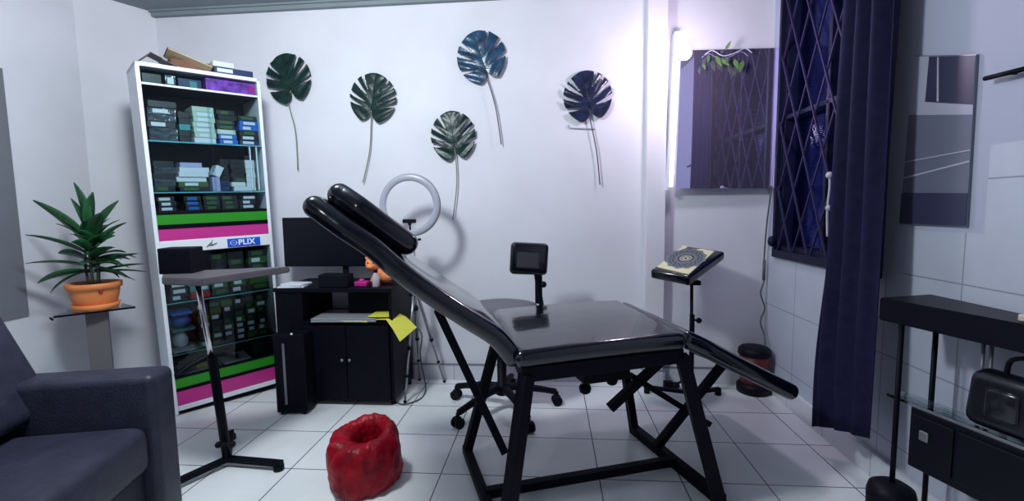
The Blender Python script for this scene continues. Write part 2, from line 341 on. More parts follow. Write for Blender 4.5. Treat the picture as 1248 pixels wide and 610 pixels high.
# ------------------------------------------------------------------ monstera leaves on the back wall
def monstera(cx, cz, wd, hg, tip, stem_pts, m, sm, label, seed):
    """split leaf, tip turned by tip degrees clockwise from straight up"""
    r_ = random.Random(seed)
    t = thing('monstera_leaf', label, 'artificial leaf', (cx, YB-.02, cz), 0, 'artificial monstera leaves on the back wall')
    NT, NR = 260, 26; b = B(); ta = math.radians(tip); c, sn = math.cos(ta), math.sin(ta)
    jz = -.42
    slits = []
    for s_ in (1, -1):
        for z0, an in ((-.30, 10), (.02, 30), (.32, 54)) if seed in (1, 4) else ((-.34, 8), (-.10, 22), (.14, 38), (.38, 60)):
            an += r_.uniform(-5, 5); z0 += r_.uniform(-.03, .03); x0 = .26+r_.uniform(-.06, .05)
            slits.append((s_*x0, z0, s_*math.cos(math.radians(an)), math.sin(math.radians(an)), r_.uniform(.016, .030)))
    def XZ(a, s):
        q = abs(a)/180.; ang = math.radians(a)
        r = 1.0+.05*math.cos(ang)+.05*math.exp(-(a/14)**2)+.03*math.sin(q*PI*2)
        if q > .86: r *= 1-.50*((q-.86)/.14)**1.4
        x, z = r*math.sin(ang), r*math.cos(ang)-.04
        return x*s, jz*(1-s)+z*s
    def W(x, z):
        lobe = math.sin((z+abs(x)*-.7)*13)
        yy = .10*abs(x)-.16*abs(x)**2 - .022*lobe*min(1, abs(x)*2.5) - .05*z*z
        return Vector(((x*c+z*sn)*wd/2, -.010-yy*wd/2*-1 if False else -.012-yy*wd/2, (-x*sn+z*c)*hg/2))
    vs = {}
    for i in range(NT):
        for j in range(1, NR+1): vs[i, j] = b.verts.new(W(*XZ(i*360/NT-180, j/NR)))
    ctr = b.verts.new(W(0, jz))
    def cut(x, z):
        for x0, z0, dx, dz, w0 in slits:
            px, pz = x-x0, z-z0; tt = px*dx+pz*dz
            if tt > 0 and abs(px*dz-pz*dx-.10*tt*tt*(1 if x0 < 0 else -1)) < w0+.085*min(tt, .6): return True
        return False
    for i in range(NT):
        i2 = (i+1) % NT; a = (i+.5)*360/NT-180
        if abs(abs(a)-180) < 5: continue
        b.faces.new((ctr, vs[i, 1], vs[i2, 1])).smooth = True
        for j in range(1, NR):
            if not cut(*XZ(a, (j+.5)/NR)): b.faces.new((vs[i, j], vs[i, j+1], vs[i2, j+1], vs[i2, j])).smooth = True
    for v in [v for v in b.verts if not v.link_faces]: b.verts.remove(v)
    lo = obj('leaf_blade', b, m, t); md = lo.modifiers.new('t', 'SOLIDIFY'); md.thickness = .0016
    b = B(); tube(b, [W(0, z)+Vector((0, -.002, 0)) for z in (jz, -.2, .1, .4, .7, .9)], [.0024, .0022, .0019, .0016, .0012, .0006], 5)
    for s_ in (1, -1):
        for z0, an in ((jz, -25), (-.22, 14), (.0, 32), (.24, 50)):
            ca, sa = math.cos(math.radians(an)), math.sin(math.radians(an))
            tube(b, [W(s_*k*ca, z0+k*sa)+Vector((0, -.0016, 0)) for k in (0, .2, .4, .55)], [.0014, .0012, .0009, .0005], 5)
    obj('leaf_veins', b, m, t)
    b = B(); base = W(0, jz)
    pts = [base]+[Vector((x-cx, -.004, z-cz)) for x, z in stem_pts]
    tube(b, spline(pts, 6), .0036, 7); obj('leaf_stalk', b, sm, t)
monstera(-1.641, 1.938, .295, .315, -14, [(-1.65, 1.792), (-1.616, 1.621), (-1.614, 1.377)], M['monst'], M['lstem'], 'dark green monstera leaf high on the wall, nearest the display cabinet', 1)
monstera(-1.10, 1.801, .297, .306, 10, [(-1.117, 1.653), (-1.135, 1.48), (-1.186, 1.29)], M['monst'], M['lstem'], 'monstera leaf hanging above the raised head end of the tattoo bed', 2)
monstera(-.595, 1.555, .28, .306, -8, [(-.582, 1.421), (-.581, 1.258), (-.612, 1.042)], M['monst'], M['lstem'], 'lowest monstera leaf, hanging to the right of the ring light', 3)
monstera(-.407, 2.022, .298, .315, -20, [(-.381, 1.918), (-.328, 1.734), (-.296, 1.505)], M['monstb'], M['lstemd'], 'monstera leaf with painted blue flare tint, highest on the wall with a straight dark stalk', 4)
monstera(.233, 1.767, .29, .305, -12, [(.246, 1.648), (.286, 1.446), (.306, 1.247)], M['monstv'], M['lstemd'], 'monstera leaf with painted navy flare tint, between the pilaster and the other leaves', 5)
# thin leaf count stops at five in view; wire hook beside the last one
b = B(); tube(b, spline([(.118, 2.877, 1.615), (.121, 2.877, 1.598), (.17, 2.877, 1.592), (.277, 2.877, 1.585)], 4), .0035, 6)
tag(obj('wall_hook', b, M['wirel']), 'thin pale wire hook on the wall behind the navy flare-tinted monstera leaf', 'hook')

# ------------------------------------------------------------------ mirror on the back wall with its lamp
mr = thing('wall_mirror', 'large rectangular mirror on the back wall reflecting the dark curtain', 'mirror', (.745, 2.85, 1.215))
tilt = Matrix.Translation((0, -.035, 0)) @ Matrix.Rotation(math.radians(1.0), 4, 'Z')
b = B()
v4 = [(0.0, 0, 0), (.553, 0, -.008), (.585, 0, .785), (.018, 0, .79)]
fr = [b.verts.new(tilt @ Vector(p)) for p in v4]; bk = [b.verts.new(tilt @ (Vector(p)+Vector((0, .012, 0)))) for p in v4]
b.faces.new(fr); b.faces.new(bk[::-1])
for k in range(4): b.faces.new((fr[k], fr[(k+1) % 4], bk[(k+1) % 4], bk[k]))
obj('mirror_glass', b, M['mirror'], mr)
b = B()
bar(b, tilt @ Vector(v4[1])+Vector((.006, 0, 0)), tilt @ Vector(v4[2])+Vector((.004, 0, 0)), .006, .018, 0)
obj('edge_strip', b, M['wirel'], mr)
b = B(); box(b, .03, .52, .0, .034, .05, .10); obj('mounting_batten', b, M['black'], mr)
b = B(); box(b, .05, .52, -.012, .034, .66, .71); obj('mounting_batten', b, M['black'], mr)
lt = thing('tube_lamp', 'white glowing vertical tube lamp along the left edge of the mirror', 'lamp', (.715, 2.82, 1.215))
b = B(); tube(b, [(-.002, -.012, .01), (.034, -.012, .89)], .014, 14); obj('glass_tube', b, M['tube'], lt, True)
b = B(); box(b, -.028, -.015, -.03, .06, -.01, .89, .002, M4=Matrix.Shear('XZ', 4, (0, 0)) @ Matrix(((1, 0, .036, 0), (0, 1, 0, 0), (0, 0, 1, 0), (0, 0, 0, 1)))); obj('lamp_housing', b, M['white'], lt)
bl = thing('lamp_bulb', 'brilliant round bulb glaring at the top left corner of the mirror', 'lamp', (0.683, 2.45, 1.873))
b = B(); sphere(b, (0, 0, 0), .032); obj('bulb_glass', b, M['bulb'], bl)
b = B(); tube(b, [(0, .025, 0), (.0, .075, .004)], .015); obj('bulb_socket', b, M['whitep'], bl)
b = B(); tube(b, spline([(0, .07, .004), (.01, .16, .02), (.03, .28, .08), (.05, .43, .12)], 5), .006, 8); obj('lamp_arm', b, M['whitep'], bl)
point('bulb_light', (0.683, 2.45, 1.873), 14.5, (.98, .80, 1.0), .055)
# leafy garland over the mirror's top edge
gv = thing('leaf_garland', 'small garland of pale green leaves draped on the mirror top edge', 'garland', (.95, 2.795, 1.99))
b = B(); tube(b, spline([(-.06, 0, -.02), (-.02, -.005, .0), (.04, 0, -.03), (.10, -.005, -.02), (.16, 0, .005), (.20, 0, -.02)], 5), .003, 5); obj('vine', b, M['ivyp'], gv)
b = B()
for px, pz, ln_, an in ((-.04, -.02, .05, -100), (0, -.03, .07, -70), (.03, -.05, .06, -50), (.07, -.04, .05, -120), (.10, -.05, .07, -75), (.05, .0, .05, 60), (.15, -.06, .08, -110), (-.07, -.07, .04, -80)):
    c_, s_ = math.cos(math.radians(an)), math.sin(math.radians(an)); q = []
    for t_, w_ in ((0, 0), (.3, .3), (.6, .26), (1, 0)): q.append((t_, w_))
    up = [b.verts.new((px+ln_*(t_*c_-w_*s_*.6), -.006-.02*t_, pz+ln_*(t_*s_+w_*c_*.6))) for t_, w_ in q]
    dn = [b.verts.new((px+ln_*(t_*c_+w_*s_*.6), -.006-.02*t_, pz+ln_*(t_*s_-w_*c_*.6))) for t_, w_ in q[1:3]]
    b.faces.new((up[0], up[1], up[2], up[3], dn[1], dn[0]))
lo = obj('garland_leaves', b, M['ivy'], gv); lo.modifiers.new('t', 'SOLIDIFY').thickness = .002
# power cord from mirror down to the bin
b = B(); tube(b, spline([(1.285, 2.81, 1.22), (1.292, 2.82, 1.18), (1.285, 2.84, 1.02), (1.280, 2.85, .80), (1.283, 2.85, .66), (1.262, 2.84, .58), (1.288, 2.84, .49), (1.262, 2.83, .41), (1.275, 2.80, .33), (1.268, 2.77, .285)], 6), .0045, 7)
tube(b, [(1.281, 2.848, .78), (1.281, 2.848, .66)], .009, 8)
tag(obj('hanging_cable', b, M['wire']), 'thin wavy cord hanging from the mirror down to the small red bucket', 'cable')

# ------------------------------------------------------------------ right wall: mirror panel with its reflection painted on, and rod
ps = thing('painted_mirror_panel', 'narrow tall mirror panel on the right wall, reflection painted as dark blocks', 'mirror panel', (XR-.006, 1.69, 1.03))
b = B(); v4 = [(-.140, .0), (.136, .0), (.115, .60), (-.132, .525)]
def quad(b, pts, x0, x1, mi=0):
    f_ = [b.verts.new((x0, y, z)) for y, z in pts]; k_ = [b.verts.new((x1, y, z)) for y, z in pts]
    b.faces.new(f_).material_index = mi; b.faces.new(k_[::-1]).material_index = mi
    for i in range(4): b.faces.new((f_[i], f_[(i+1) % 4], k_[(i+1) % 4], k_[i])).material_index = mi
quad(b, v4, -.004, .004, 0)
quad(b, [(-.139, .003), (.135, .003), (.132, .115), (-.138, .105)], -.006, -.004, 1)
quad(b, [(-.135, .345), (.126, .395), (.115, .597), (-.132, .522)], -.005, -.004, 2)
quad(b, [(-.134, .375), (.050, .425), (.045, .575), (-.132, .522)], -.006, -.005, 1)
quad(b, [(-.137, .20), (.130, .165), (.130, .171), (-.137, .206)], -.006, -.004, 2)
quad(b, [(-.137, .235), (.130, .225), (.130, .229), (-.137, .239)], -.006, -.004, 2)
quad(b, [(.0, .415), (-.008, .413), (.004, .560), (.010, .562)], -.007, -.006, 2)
obj('painted_reflection_sheet', b, [M['reflg'], M['refld'], M['refll']], ps)
b = B(); tube(b, [(XR-.03, 1.50, 1.468), (XR-.03, 1.38, 1.462)], .007); tube(b, [(XR-.03, 1.44, 1.465), (XR, 1.44, 1.465)], .004)
tag(obj('wall_rod', b, M['black']), 'short black rod fixed to the right wall near the picture edge', 'rod')

# ------------------------------------------------------------------ display cabinet
CW, CH, CD = .566, 1.857, .30
Zc = Vector((.01198417, -.04993403, .99868062)); Ac = Vector((.64412181, .76431517, .0304863)); Nc = Zc.cross(Ac)
CM = Matrix(((Ac.x, Nc.x, Zc.x, -2.0508), (Ac.y, Nc.y, Zc.y, 2.2568), (Ac.z, Nc.z, Zc.z, .004), (0, 0, 0, 1)))
cab = thing('display_cabinet', 'tall white framed glass display cabinet with green and pink stripes', 'cabinet', mw=CM)
b = B(); box(b, 0, .018, .0, CD, 0, CH, .002); obj('side_panel', b, M['white'], cab)
b = B(); box(b, CW-.018, CW, 0, CD, 0, CH, .002); obj('side_panel', b, M['white'], cab)
b = B(); box(b, .018, CW-.018, CD-.012, CD, .02, CH-.01); obj('back_panel', b, M['cabin'], cab)
b = B(); box(b, 0, CW, .0, CD, CH-.02, CH, .002); obj('top_panel', b, M['white'], cab)
b = B(); box(b, .018, CW-.018, .01, CD, .022, .04); box(b, .018, CW-.018, .0, .012, .022, .05, .001); obj('bottom_rail', b, M['white'], cab)
b = B(); box(b, .02, CW-.02, .02, CD-.02, 0, .022); obj('kick_plinth', b, M['black'], cab)
def face(x0, x1, z0, z1, m, nm, y=0., th=.010, lab=None):
    b = B(); box(b, x0, x1, y, y+th, z0, z1, .001); o = obj(nm, b, m, cab)
    if lab: o['label'] = lab
    return o
a0, a1 = .018, CW-.018
face(a0, a1, .205, .218, M['black'], 'divider_strip')
face(a0, a1, .150, .205, M['green'], 'green_band', .002); face(a0, a1, .132, .150, M['black'], 'divider_strip')
face(a0, a1, .050, .132, M['pink'], 'pink_band', .002)
face(a0, a1, .905, .960, M['white'], 'label_rail', .0); face(a0, a1, .960, 1.022, M['pink'], 'pink_band', .002)
face(a0, a1, 1.022, 1.045, M['black'], 'divider_strip'); face(a0, a1, 1.045, 1.098, M['green'], 'green_band', .002); face(a0, a1, 1.098, 1.112, M['black'], 'divider_strip')
face(a0, a1, 1.750, 1.760, M['white'], 'upper_rail', .0)
face(a0, a1, .895, .905, M['white'], 'thin_rail', .0, .016)
for z in (.340, .625, 1.215, 1.477):
    b = B(); box(b, a0, a1, .004, CD-.015, z-.006, z, 0); o = obj('glass_shelf', b, M['glass'], cab)
    b = B(); box(b, a0, a1, .001, .004, z-.006, z, 0); obj('shelf_edge', b, M['gedge'], o)
for z in (1.112, 1.755, .212):
    b = B(); box(b, a0, a1, .012, CD-.012, z-.008, z, 0); obj('shelf_board', b, M['cabin'], cab)
for x0, x1, z0, z1 in ((a0, .30, 1.114, 1.748), (.29, a1, 1.114, 1.748), (a0, a1, .220, .893), (a0, a1, 1.762, 1.835)):
    b = B(); box(b, x0, x1, -.001 if x0 < .2 else .001, .001 if x0 < .2 else .003, z0, z1, 0); obj('glass_door', b, M['glass'], cab)
bd = B(); box(bd, .326, .497, -.003, 0, .899, .947, .001); bdg = obj('badge', bd, M['badge'], cab)
tx = bpy.data.curves.new('badge_text', 'FONT'); tx.body = 'PLIX'; tx.size = .043; tx.extrude = .0006; tx.align_x = 'LEFT'; tx.align_y = 'CENTER'; tx.offset = .0012; tx.space_character = 1.05
to = bpy.data.objects.new('badge_text', tx); C.objects.link(to)
dg = bpy.context.evaluated_depsgraph_get(); dg.update(); me = bpy.data.meshes.new_from_object(to.evaluated_get(dg)); bpy.data.objects.remove(to)
bt = bpy.data.objects.new('badge_lettering', me); C.objects.link(bt); me.materials.append(M['text']); bt.parent = bdg
bt.matrix_local = Matrix.Translation((.380, -.0045, .923)) @ Matrix.Rotation(PI/2, 4, 'X')
b = B()
for k in range(24):
    a, c_ = 2*PI*k/24, 2*PI*(k+1)/24
    bar(b, (.357+.0135*math.cos(a)*1.15, -.0042, .923+.0135*math.sin(a)), (.357+.0135*math.cos(c_)*1.15, -.0042, .923+.0135*math.sin(c_)), .0045, .0015, 0)
bar(b, (.350, -.0042, .923), (.364, -.0042, .923), .004, .0015, 0)
obj('badge_emblem', b, M['text'], bdg)
b = B()
for p, q, w_ in (((.225, .912), (.247, .934), .006), ((.240, .919), (.275, .930), .007), ((.248, .924), (.254, .950), .003), ((.230, .921), (.258, .919), .004)): bar(b, (p[0], -.002, p[1]), (q[0], -.002, q[1]), w_, .002, 0)
obj('signature_print', b, M['ink'], cab)
b = B(); box(b, .02, .058, -.006, 0, .905, .919, .002); obj('door_latch', b, M['black'], cab)
for x in (.480, .515):
    b = B(); box(b, x, x+.007, .006, .012, 1.222, 1.470); obj('sliding_track', b, M['white'], cab)

ordn = ['lowest', 'second up', 'third up', 'fourth up', 'fifth up', 'sixth up', 'seventh up', 'eighth up', 'topmost']
def cpos(x, y, z): return CM @ Matrix.Translation((x, y, z))
def carton(x0, x1, z0, z1, m, label, group, y0=.03, dp=.16, lab_m=None, lx=(.15, .85), name='carton', rot=0, cat='box', tx_=0):
    mw = cpos((x0+x1)/2, y0, z0) @ Matrix.Rotation(rot, 4, 'Y') @ Matrix.Rotation(tx_, 4, 'Z')
    wd, hg = x1-x0, z1-z0
    b = B(); box(b, -wd/2, wd/2, 0, dp, 0, hg, min(.0015, hg*.1))
    if lab_m is None:
        o = obj(name, b, m); o.matrix_world = mw; tag(o, label, cat, group); return o
    t = thing(name, label, cat, mw=mw, group=group); obj('box_body', b, m, t)
    b = B(); box(b, -wd/2+wd*lx[0], -wd/2+wd*lx[1], -.0012, 0, hg*.22, hg*.80, 0); obj('box_sticker', b, lab_m, t)
    return t
def stack(x0, x1, z0, hs, mats, base, group, y0=.03, dp=.16, jit=.004):
    z = z0; n = len(mats)
    for i, sp in enumerate(mats):
        m, lm = sp[0], sp[1]; nm = sp[2]
        j = rnd.uniform(-jit, jit); wh = ordn[i] if i < n-1 else 'topmost'
        carton(x0+j, x1+j, z+.0005, z+hs, m, '%s, %s in the %s' % (nm, wh, base), group, y0+rnd.uniform(0, .008), dp, lm, (.12+rnd.uniform(0, .1), .6+rnd.uniform(0, .3)))
        z += hs
D = M['dark']; W = M['whitec']; G = M['grnc']; BL = M['blue']; PA = M['pale']; NV_ = M['blued']
g1 = 'small boxes on the top glass shelf'; g2 = 'boxes and packs on the middle glass shelf'; g3 = 'low boxes above the upper green band'; g4 = 'boxes behind the lower glass door'
# purple printed banner box and dark packs under the cabinet top
carton(.30, .542, 1.757, 1.826, M['purple'], 'long purple printed box right under the cabinet top', None, .02, .18, M['magenta'], (.86, .98))
carton(.03, .11, 1.757, 1.815, D, 'charcoal box in the far left of the top compartment', None, .05, .18)
carton(.12, .165, 1.757, 1.812, M['plast'], 'crumpled pale plastic pack in the top compartment', None, .02, .10, M['whitec'], (.2, .8), name='plastic_pack', cat='pack')
carton(.18, .285, 1.757, 1.812, M['blued'], 'dark blue box left of the long purple box', None, .05, .18, M['teal'], (.5, .8))
# compartment B (1.477 .. 1.750)
stack(.035, .155, 1.478, .034, [(M['plast'], None, 'smoky wrapped pack'), (M['plast'], None, 'smoky wrapped pack'), (D, W, 'charcoal pack with a pale label'), (M['plast'], None, 'smoky wrapped pack'), (M['plast'], W, 'pack with a crumpled silver label'), (D, None, 'charcoal pack')], 'left pile, top glass shelf', g1, .04, .15, .006)
stack(.165, .215, 1.478, .032, [(D, None, 'narrow charcoal box'), (D, None, 'narrow charcoal box'), (M['teal'], None, 'narrow teal box'), (D, None, 'narrow charcoal box'), (D, None, 'narrow charcoal box')], 'narrow second stack, top glass shelf', g1, .05, .15, .004)
stack(.225, .325, 1.478, .0275, [(W, None, 'grey white box')]+[(PA, W, 'pale green box')]*5+[(PA, None, 'plain pale green box')], 'pale column, top glass shelf', g1, .02, .17, .003)
stack(.340, .430, 1.478, .0265, [(BL, W, 'bright blue box with a white label'), (BL, W, 'blue box with a white label'), (PA, W, 'pale green fronted box'), (D, G, 'charcoal box with a green label'), (D, G, 'dark box with a green strip'), (D, None, 'plain charcoal box'), (D, G, 'dark box with a faint green label')], 'blue based column, top glass shelf', g1, .02, .17, .010)
stack(.445, .540, 1.478, .0275, [(NV_, W, 'navy box with a white label'), (D, W, 'black box with white print'), (D, G, 'black box with a green label'), (BL, W, 'royal blue box with a white label'), (BL, W, 'royal blue box with a pale label'), (D, G, 'dark green labelled box')], 'rightmost column, top glass shelf', g1, .02, .17, .004)
# compartment C (1.215 .. 1.470)
stack(.035, .125, 1.216, .032, [(D, G, 'dark pack with a green label'), (M['plast'], None, 'smoky wrapped pack'), (D, None, 'charcoal pack'), (M['plast'], None, 'smoky wrapped pack'), (D, None, 'charcoal pack')], 'left pile, middle glass shelf', g2, .04, .15, .008)
stack(.135, .270, 1.216, .026, [(D, G, 'dark box with a green label'), (G, W, 'green box with a white label'), (W, None, 'white box'), (W, None, 'white box'), (M['whitec'], None, 'white box')], 'white pile, middle glass shelf', g2, .02, .15, .010)
carton(.150, .250, 1.348, 1.372, M['lilac'], 'lilac blue pack lying above the white boxes', g2, .05, .12, None)
carton(.285, .322, 1.216, 1.295, M['lilac'], 'upright lilac carton at the middle of the middle glass shelf', None, .015, .10)
carton(.288, .325, 1.300, 1.360, W, 'small white carton leaning above the lilac carton', None, .02, .10, None, rot=.45)
stack(.335, .380, 1.216, .030, [(NV_, None, 'narrow navy box')]*2+[(D, None, 'narrow black box')]*4, 'stack beside the lilac carton', g2, .05, .15, .005)
stack(.385, .455, 1.216, .0255, [(W, None, 'bright white box'), (W, None, 'bright white box'), (D, G, 'black box with a green label'), (D, None, 'black box'), (D, None, 'black box'), (D, None, 'black box'), (D, None, 'black box')], 'black column, middle glass shelf', g2, .02, .16, .006)
stack(.462, .510, 1.216, .0255, [(W, None, 'slim white box')]*7+[(D, None, 'slim black box')], 'slim column by the sliding tracks', g2, .03, .15, .002)
# compartment D (1.112 .. 1.205)
for i, (x, lm, nm) in enumerate(((.035, W, 'smoky'), (.15, BL, 'blue labelled'), (.235, G, 'green labelled'), (.325, G, 'green fronted'), (.42, W, 'white labelled'))):
    stack(x, x+.078, 1.113, .026, [(D, lm, nm+' low box')]*3, '%s pile above upper green band' % ('first', 'second', 'third', 'fourth', 'last')[i], g3, .02, .15, .006)
# compartment E (.625 .. .890)
stack(.24, .32, .626, .040, [(D, G, 'black box with green label'), (G, W, 'green box with white label'), (D, None, 'black box'), (D, G, 'black box with green front'), (D, None, 'black box'), (D, G, 'black box with faint label')], 'left column just behind tripod tray', g4, .03, .15, .006)
stack(.335, .415, .626, .040, [(D, W, 'black box with white label'), (G, W, 'green box with white label'), (D, G, 'black box with green label'), (D, None, 'black box'), (D, G, 'black box with green front'), (D, None, 'black box')], 'middle column just behind tripod tray', g4, .03, .15, .006)
stack(.435, .535, .626, .040, [(D, G, 'wide black box with green label'), (G, None, 'wide green box'), (D, G, 'wide black box with green front'), (D, G, 'wide black box with lime label'), (G, W, 'wide green box with white label'), (D, G, 'wide dark box')], 'right column just behind tripod tray', g4, .03, .15, .004)
stack(.04, .12, .626, .035, [(D, W, 'black box with silver label')]*3+[(D, None, 'plain black box')]*3, 'far left pile behind the tray', g4, .03, .15, .006)
carton(.135, .225, .626, .665, M['redc'], 'flat red box on the lower glass shelf behind the tripod pole', None, .03, .15, None)
carton(.135, .225, .666, .700, M['teal'], 'flat teal box lying on the flat red box', None, .035, .15, W, (.5, .9))
# compartment F (.340 .. .615)
def pouch(x, z, wd, hg, m, label, nm='pouch'):
    b = B(); sphere(b, (0, 0, 0), 1, wd/2, .05, hg/2, 14, 9)
    for v in b.verts: v.co *= 1+.12*noise.noise(v.co*40+Vector((x*9, z*9, 0)))
    o = obj(nm, b, m, None, True); o.matrix_world = cpos(x, .09, z+hg/2*1.05); tag(o, label, 'pack')
pouch(.075, .345, .07, .10, M['whitec'], 'small white pouch standing low in the left of the cabinet')
pouch(.085, .47, .10, .07, M['blue'], 'round blue pouch in the left of the lower cabinet')
carton(.03, .13, .341, .352, W, 'thin white card lying under the white pouch', None, .02, .08)
carton(.04, .14, .452, .464, M['teal'], 'thin teal pack under the blue pouch', None, .04, .12)
carton(.035, .13, .550, .562, M['blue'], 'flat blue folder under the lower glass shelf', None, .02, .12)
carton(.035, .14, .354, .448, D, 'large black carton behind the white pouch', None, .15, .12)
carton(.035, .14, .468, .545, D, 'large black carton behind the blue pouch', None, .15, .12)
for c_ in range(6):
    x = .155+c_*.060
    mats = []
    for r_ in range(7): mats.append((D if (c_*3+r_) % 4 else G, W if (c_+r_*2) % 3 == 0 or r_ in (1, 2) and c_ > 1 else (G if (c_+r_) % 2 else None), ['small dark box', 'little green edged box'][(c_+r_) % 2]))
    stack(x, x+.054, .341, .036, mats, '%s column, lower cabinet shelf' % ('first', 'second', 'third', 'fourth', 'fifth', 'last')[c_], g4, .025, .14, .003)
# compartment G: papers and folded umbrella on the cabinet floor
carton(.03, .20, .213, .222, W, 'white sheet stack lying on the cabinet floor at left', None, .015, .16, None, name='paper_stack', cat='paper')
carton(.06, .13, .223, .255, M['card'], 'brown packet on the cabinet floor', None, .05, .10, None)
carton(.13, .19, .223, .250, M['yellow'], 'yellow packet on the cabinet floor', None, .05, .10, None)
carton(.26, .40, .213, .225, W, 'white paper stack on the cabinet floor right of the folded umbrella', None, .02, .16, None, name='paper_stack', cat='paper')
carton(.42, .53, .213, .300, D, 'black carton at the right of the cabinet floor', None, .04, .15, None)
b = B(); tube(b, spline([(.02, -.005, .225), (.09, .0, .262), (.17, .01, .285), (.24, .012, .287), (.29, .02, .265), (.33, .03, .245)], 5), [.012+.006*math.sin(i/25*PI) for i in range(26)], 8)
o = obj('folded_umbrella', b, M['blackp'], None, True); o.matrix_world = CM; tag(o, 'black folded umbrella lying on papers inside the cabinet', 'umbrella')
# on the cabinet top
zt = CH+.001
bx = thing('open_carton', 'open brown cardboard box with raised flaps on top of the cabinet', 'box', mw=cpos(.235, .12, zt))
b = B(); box(b, -.08, .10, -.06, .10, 0, .006)
for q in ((-.08, -.074), (.094, .10)): box(b, q[0], q[1], -.06, .10, 0, .05)
box(b, -.08, .10, .094, .10, 0, .05); box(b, -.08, .10, -.06, -.054, 0, .05); obj('box_body', b, M['card'], bx)
b = B(); bar(b, (-.09, -.05, .075), (.10, -.06, .012), .10, .005, 0, up=(0, .3, 1)); obj('box_flap', b, M['cardl'], bx)
b = B(); bar(b, (-.075, .06, .105), (.09, .05, .045), .13, .006, 0, up=(0, .15, 1)); obj('box_flap', b, M['card'], bx)
b = B(); pts = [(-.09, 0, 0), (-.03, .0, .055), (.02, .01, .035), (.06, .02, .02), (.11, .02, .004)]
for i in range(4):
    p, q = Vector(pts[i]), Vector(pts[i+1]); vs_ = [b.verts.new(p), b.verts.new(q), b.verts.new(q+Vector((0, .12, .004))), b.verts.new(p+Vector((0, .12, .004)))]
    b.faces.new(vs_)
o = obj('crumpled_sheet', b, M['greym']); o.modifiers.new('t', 'SOLIDIFY').thickness = .003; o.matrix_world = cpos(.10, .02, zt); tag(o, 'crumpled grey brown sheet on the cabinet top, left of the open carton', 'sheet')
carton(.345, .535, zt, zt+.034, NV_, 'long navy box with white print on the right of the cabinet top', None, .01, .12, W, (.06, .46))
carton(.340, .440, zt+.035, zt+.062, W, 'white box resting on the long navy box above the cabinet', None, .01, .10)

# ------------------------------------------------------------------ left wall grey strip, plant and its stand
b = B(); box(b, XL+.001, XL+.014, 1.62, 2.14, .59, 1.84, .003); tag(obj('grey_wall_strip', b, M['greyp']), 'plain dark grey strip on the left wall above the sofa', 'board')  # thin dark grey slab flat against the left wall
st = thing('plant_stand', 'glass topped plant stand on a flat warm grey post beside the cabinet', 'plant stand', (-2.38, 2.13, 0))
b = B(); e = Vector((.665, .747, 0)); n_ = Vector((-.747, .665, 0)); c0 = Vector((.08, -.02, .612))
q = [c0-e*.155-n_*.0, c0+e*.155, c0+e*.11+n_*.20, c0-e*.11+n_*.20]
lo_ = [b.verts.new(p) for p in q]; hi = [b.verts.new(p+Vector((0, 0, .008))) for p in q]
b.faces.new(lo_[::-1]); b.faces.new(hi)
for k in range(4): b.faces.new((lo_[k], lo_[(k+1) % 4], hi[(k+1) % 4], hi[k]))
obj('glass_plate', b, M['glass'], st)
b = B(); bar(b, q[0]+Vector((0, 0, .004))-n_*.003, q[1]+Vector((0, 0, .004))-n_*.003, .006, .009, 0); tube(b, [q[0]+Vector((-.015, 0, 0)), q[0]+Vector((.02, -.02, -.004))], .005, 6); obj('plate_edge', b, M['black'], st)
b = B(); box(b, -.045, .045, -.012, .012, 0, .610, .002, M4=Matrix.Translation((.03, .03, 0)) @ Matrix.Rotation(math.radians(30), 4, 'Z')); obj('post', b, M['greym'], st)
pp = thing('potted_plant', 'leafy green plant in an orange terracotta pot beside the display cabinet', 'plant', (-2.355, 2.165, .621))
b = B(); lathe(b, [(.060, 0), (.088, .0), (.100, .030), (.092, .031), (.070, .03)], 36); obj('pot_saucer', b, M['terra'], pp)
b = B(); lathe(b, [(.075, .022), (.088, .035), (.100, .085), (.102, .108), (.112, .111), (.114, .138), (.104, .140), (.098, .125), (.02, .122)], 36); po_ = obj('pot', b, M['terra'], pp)
b = B(); sphere(b, (.088, -.052, .105), .020, .5, .5, 1); obj('pot_ornament', b, M['redc'], po_)
b = B(); lathe(b, [(.0001, .130), (.06, .132), (.099, .127)], 24, cap=False); obj('soil', b, M['soil'], pp)
b = B()
for k in range(5):
    a = k*1.3; tube(b, spline([(.02*math.cos(a), .02*math.sin(a), .13), (.03*math.cos(a), .025*math.sin(a), .24), (.02*math.cos(a+.4), .02*math.sin(a), .34), (.01*math.cos(a), .01*math.sin(a), .42)], 4), .006, 6)
obj('stems', b, M['stem'], pp)
b = B()
def blade(b, base, az, el, L, W_, droop, twist=0):
    n = 9; d = Vector((math.cos(az), math.sin(az), 0)); s = Vector((-math.sin(az), math.cos(az), 0)); rows = []
    p = Vector(base); e_ = el
    for i in range(n+1):
        t = i/n; wv = W_*math.sin(PI*min(1, (t*.93+.05)))**.75*(1-.25*t)
        up = Vector((-d.x*math.sin(e_), -d.y*math.sin(e_), math.cos(e_)))
        sv = (s*math.cos(twist)+up*math.sin(twist))
        rows.append((b.verts.new(p-sv*wv/2+up*wv*.16), b.verts.new(p), b.verts.new(p+sv*wv/2+up*wv*.16)))
        p = p+(d*math.cos(e_)+Vector((0, 0, 1))*math.sin(e_))*L/n; e_ -= droop/n
    for r1, r2 in zip(rows, rows[1:]):
        for k in (0, 1): b.faces.new((r1[k], r1[k+1], r2[k+1], r2[k])).smooth = True
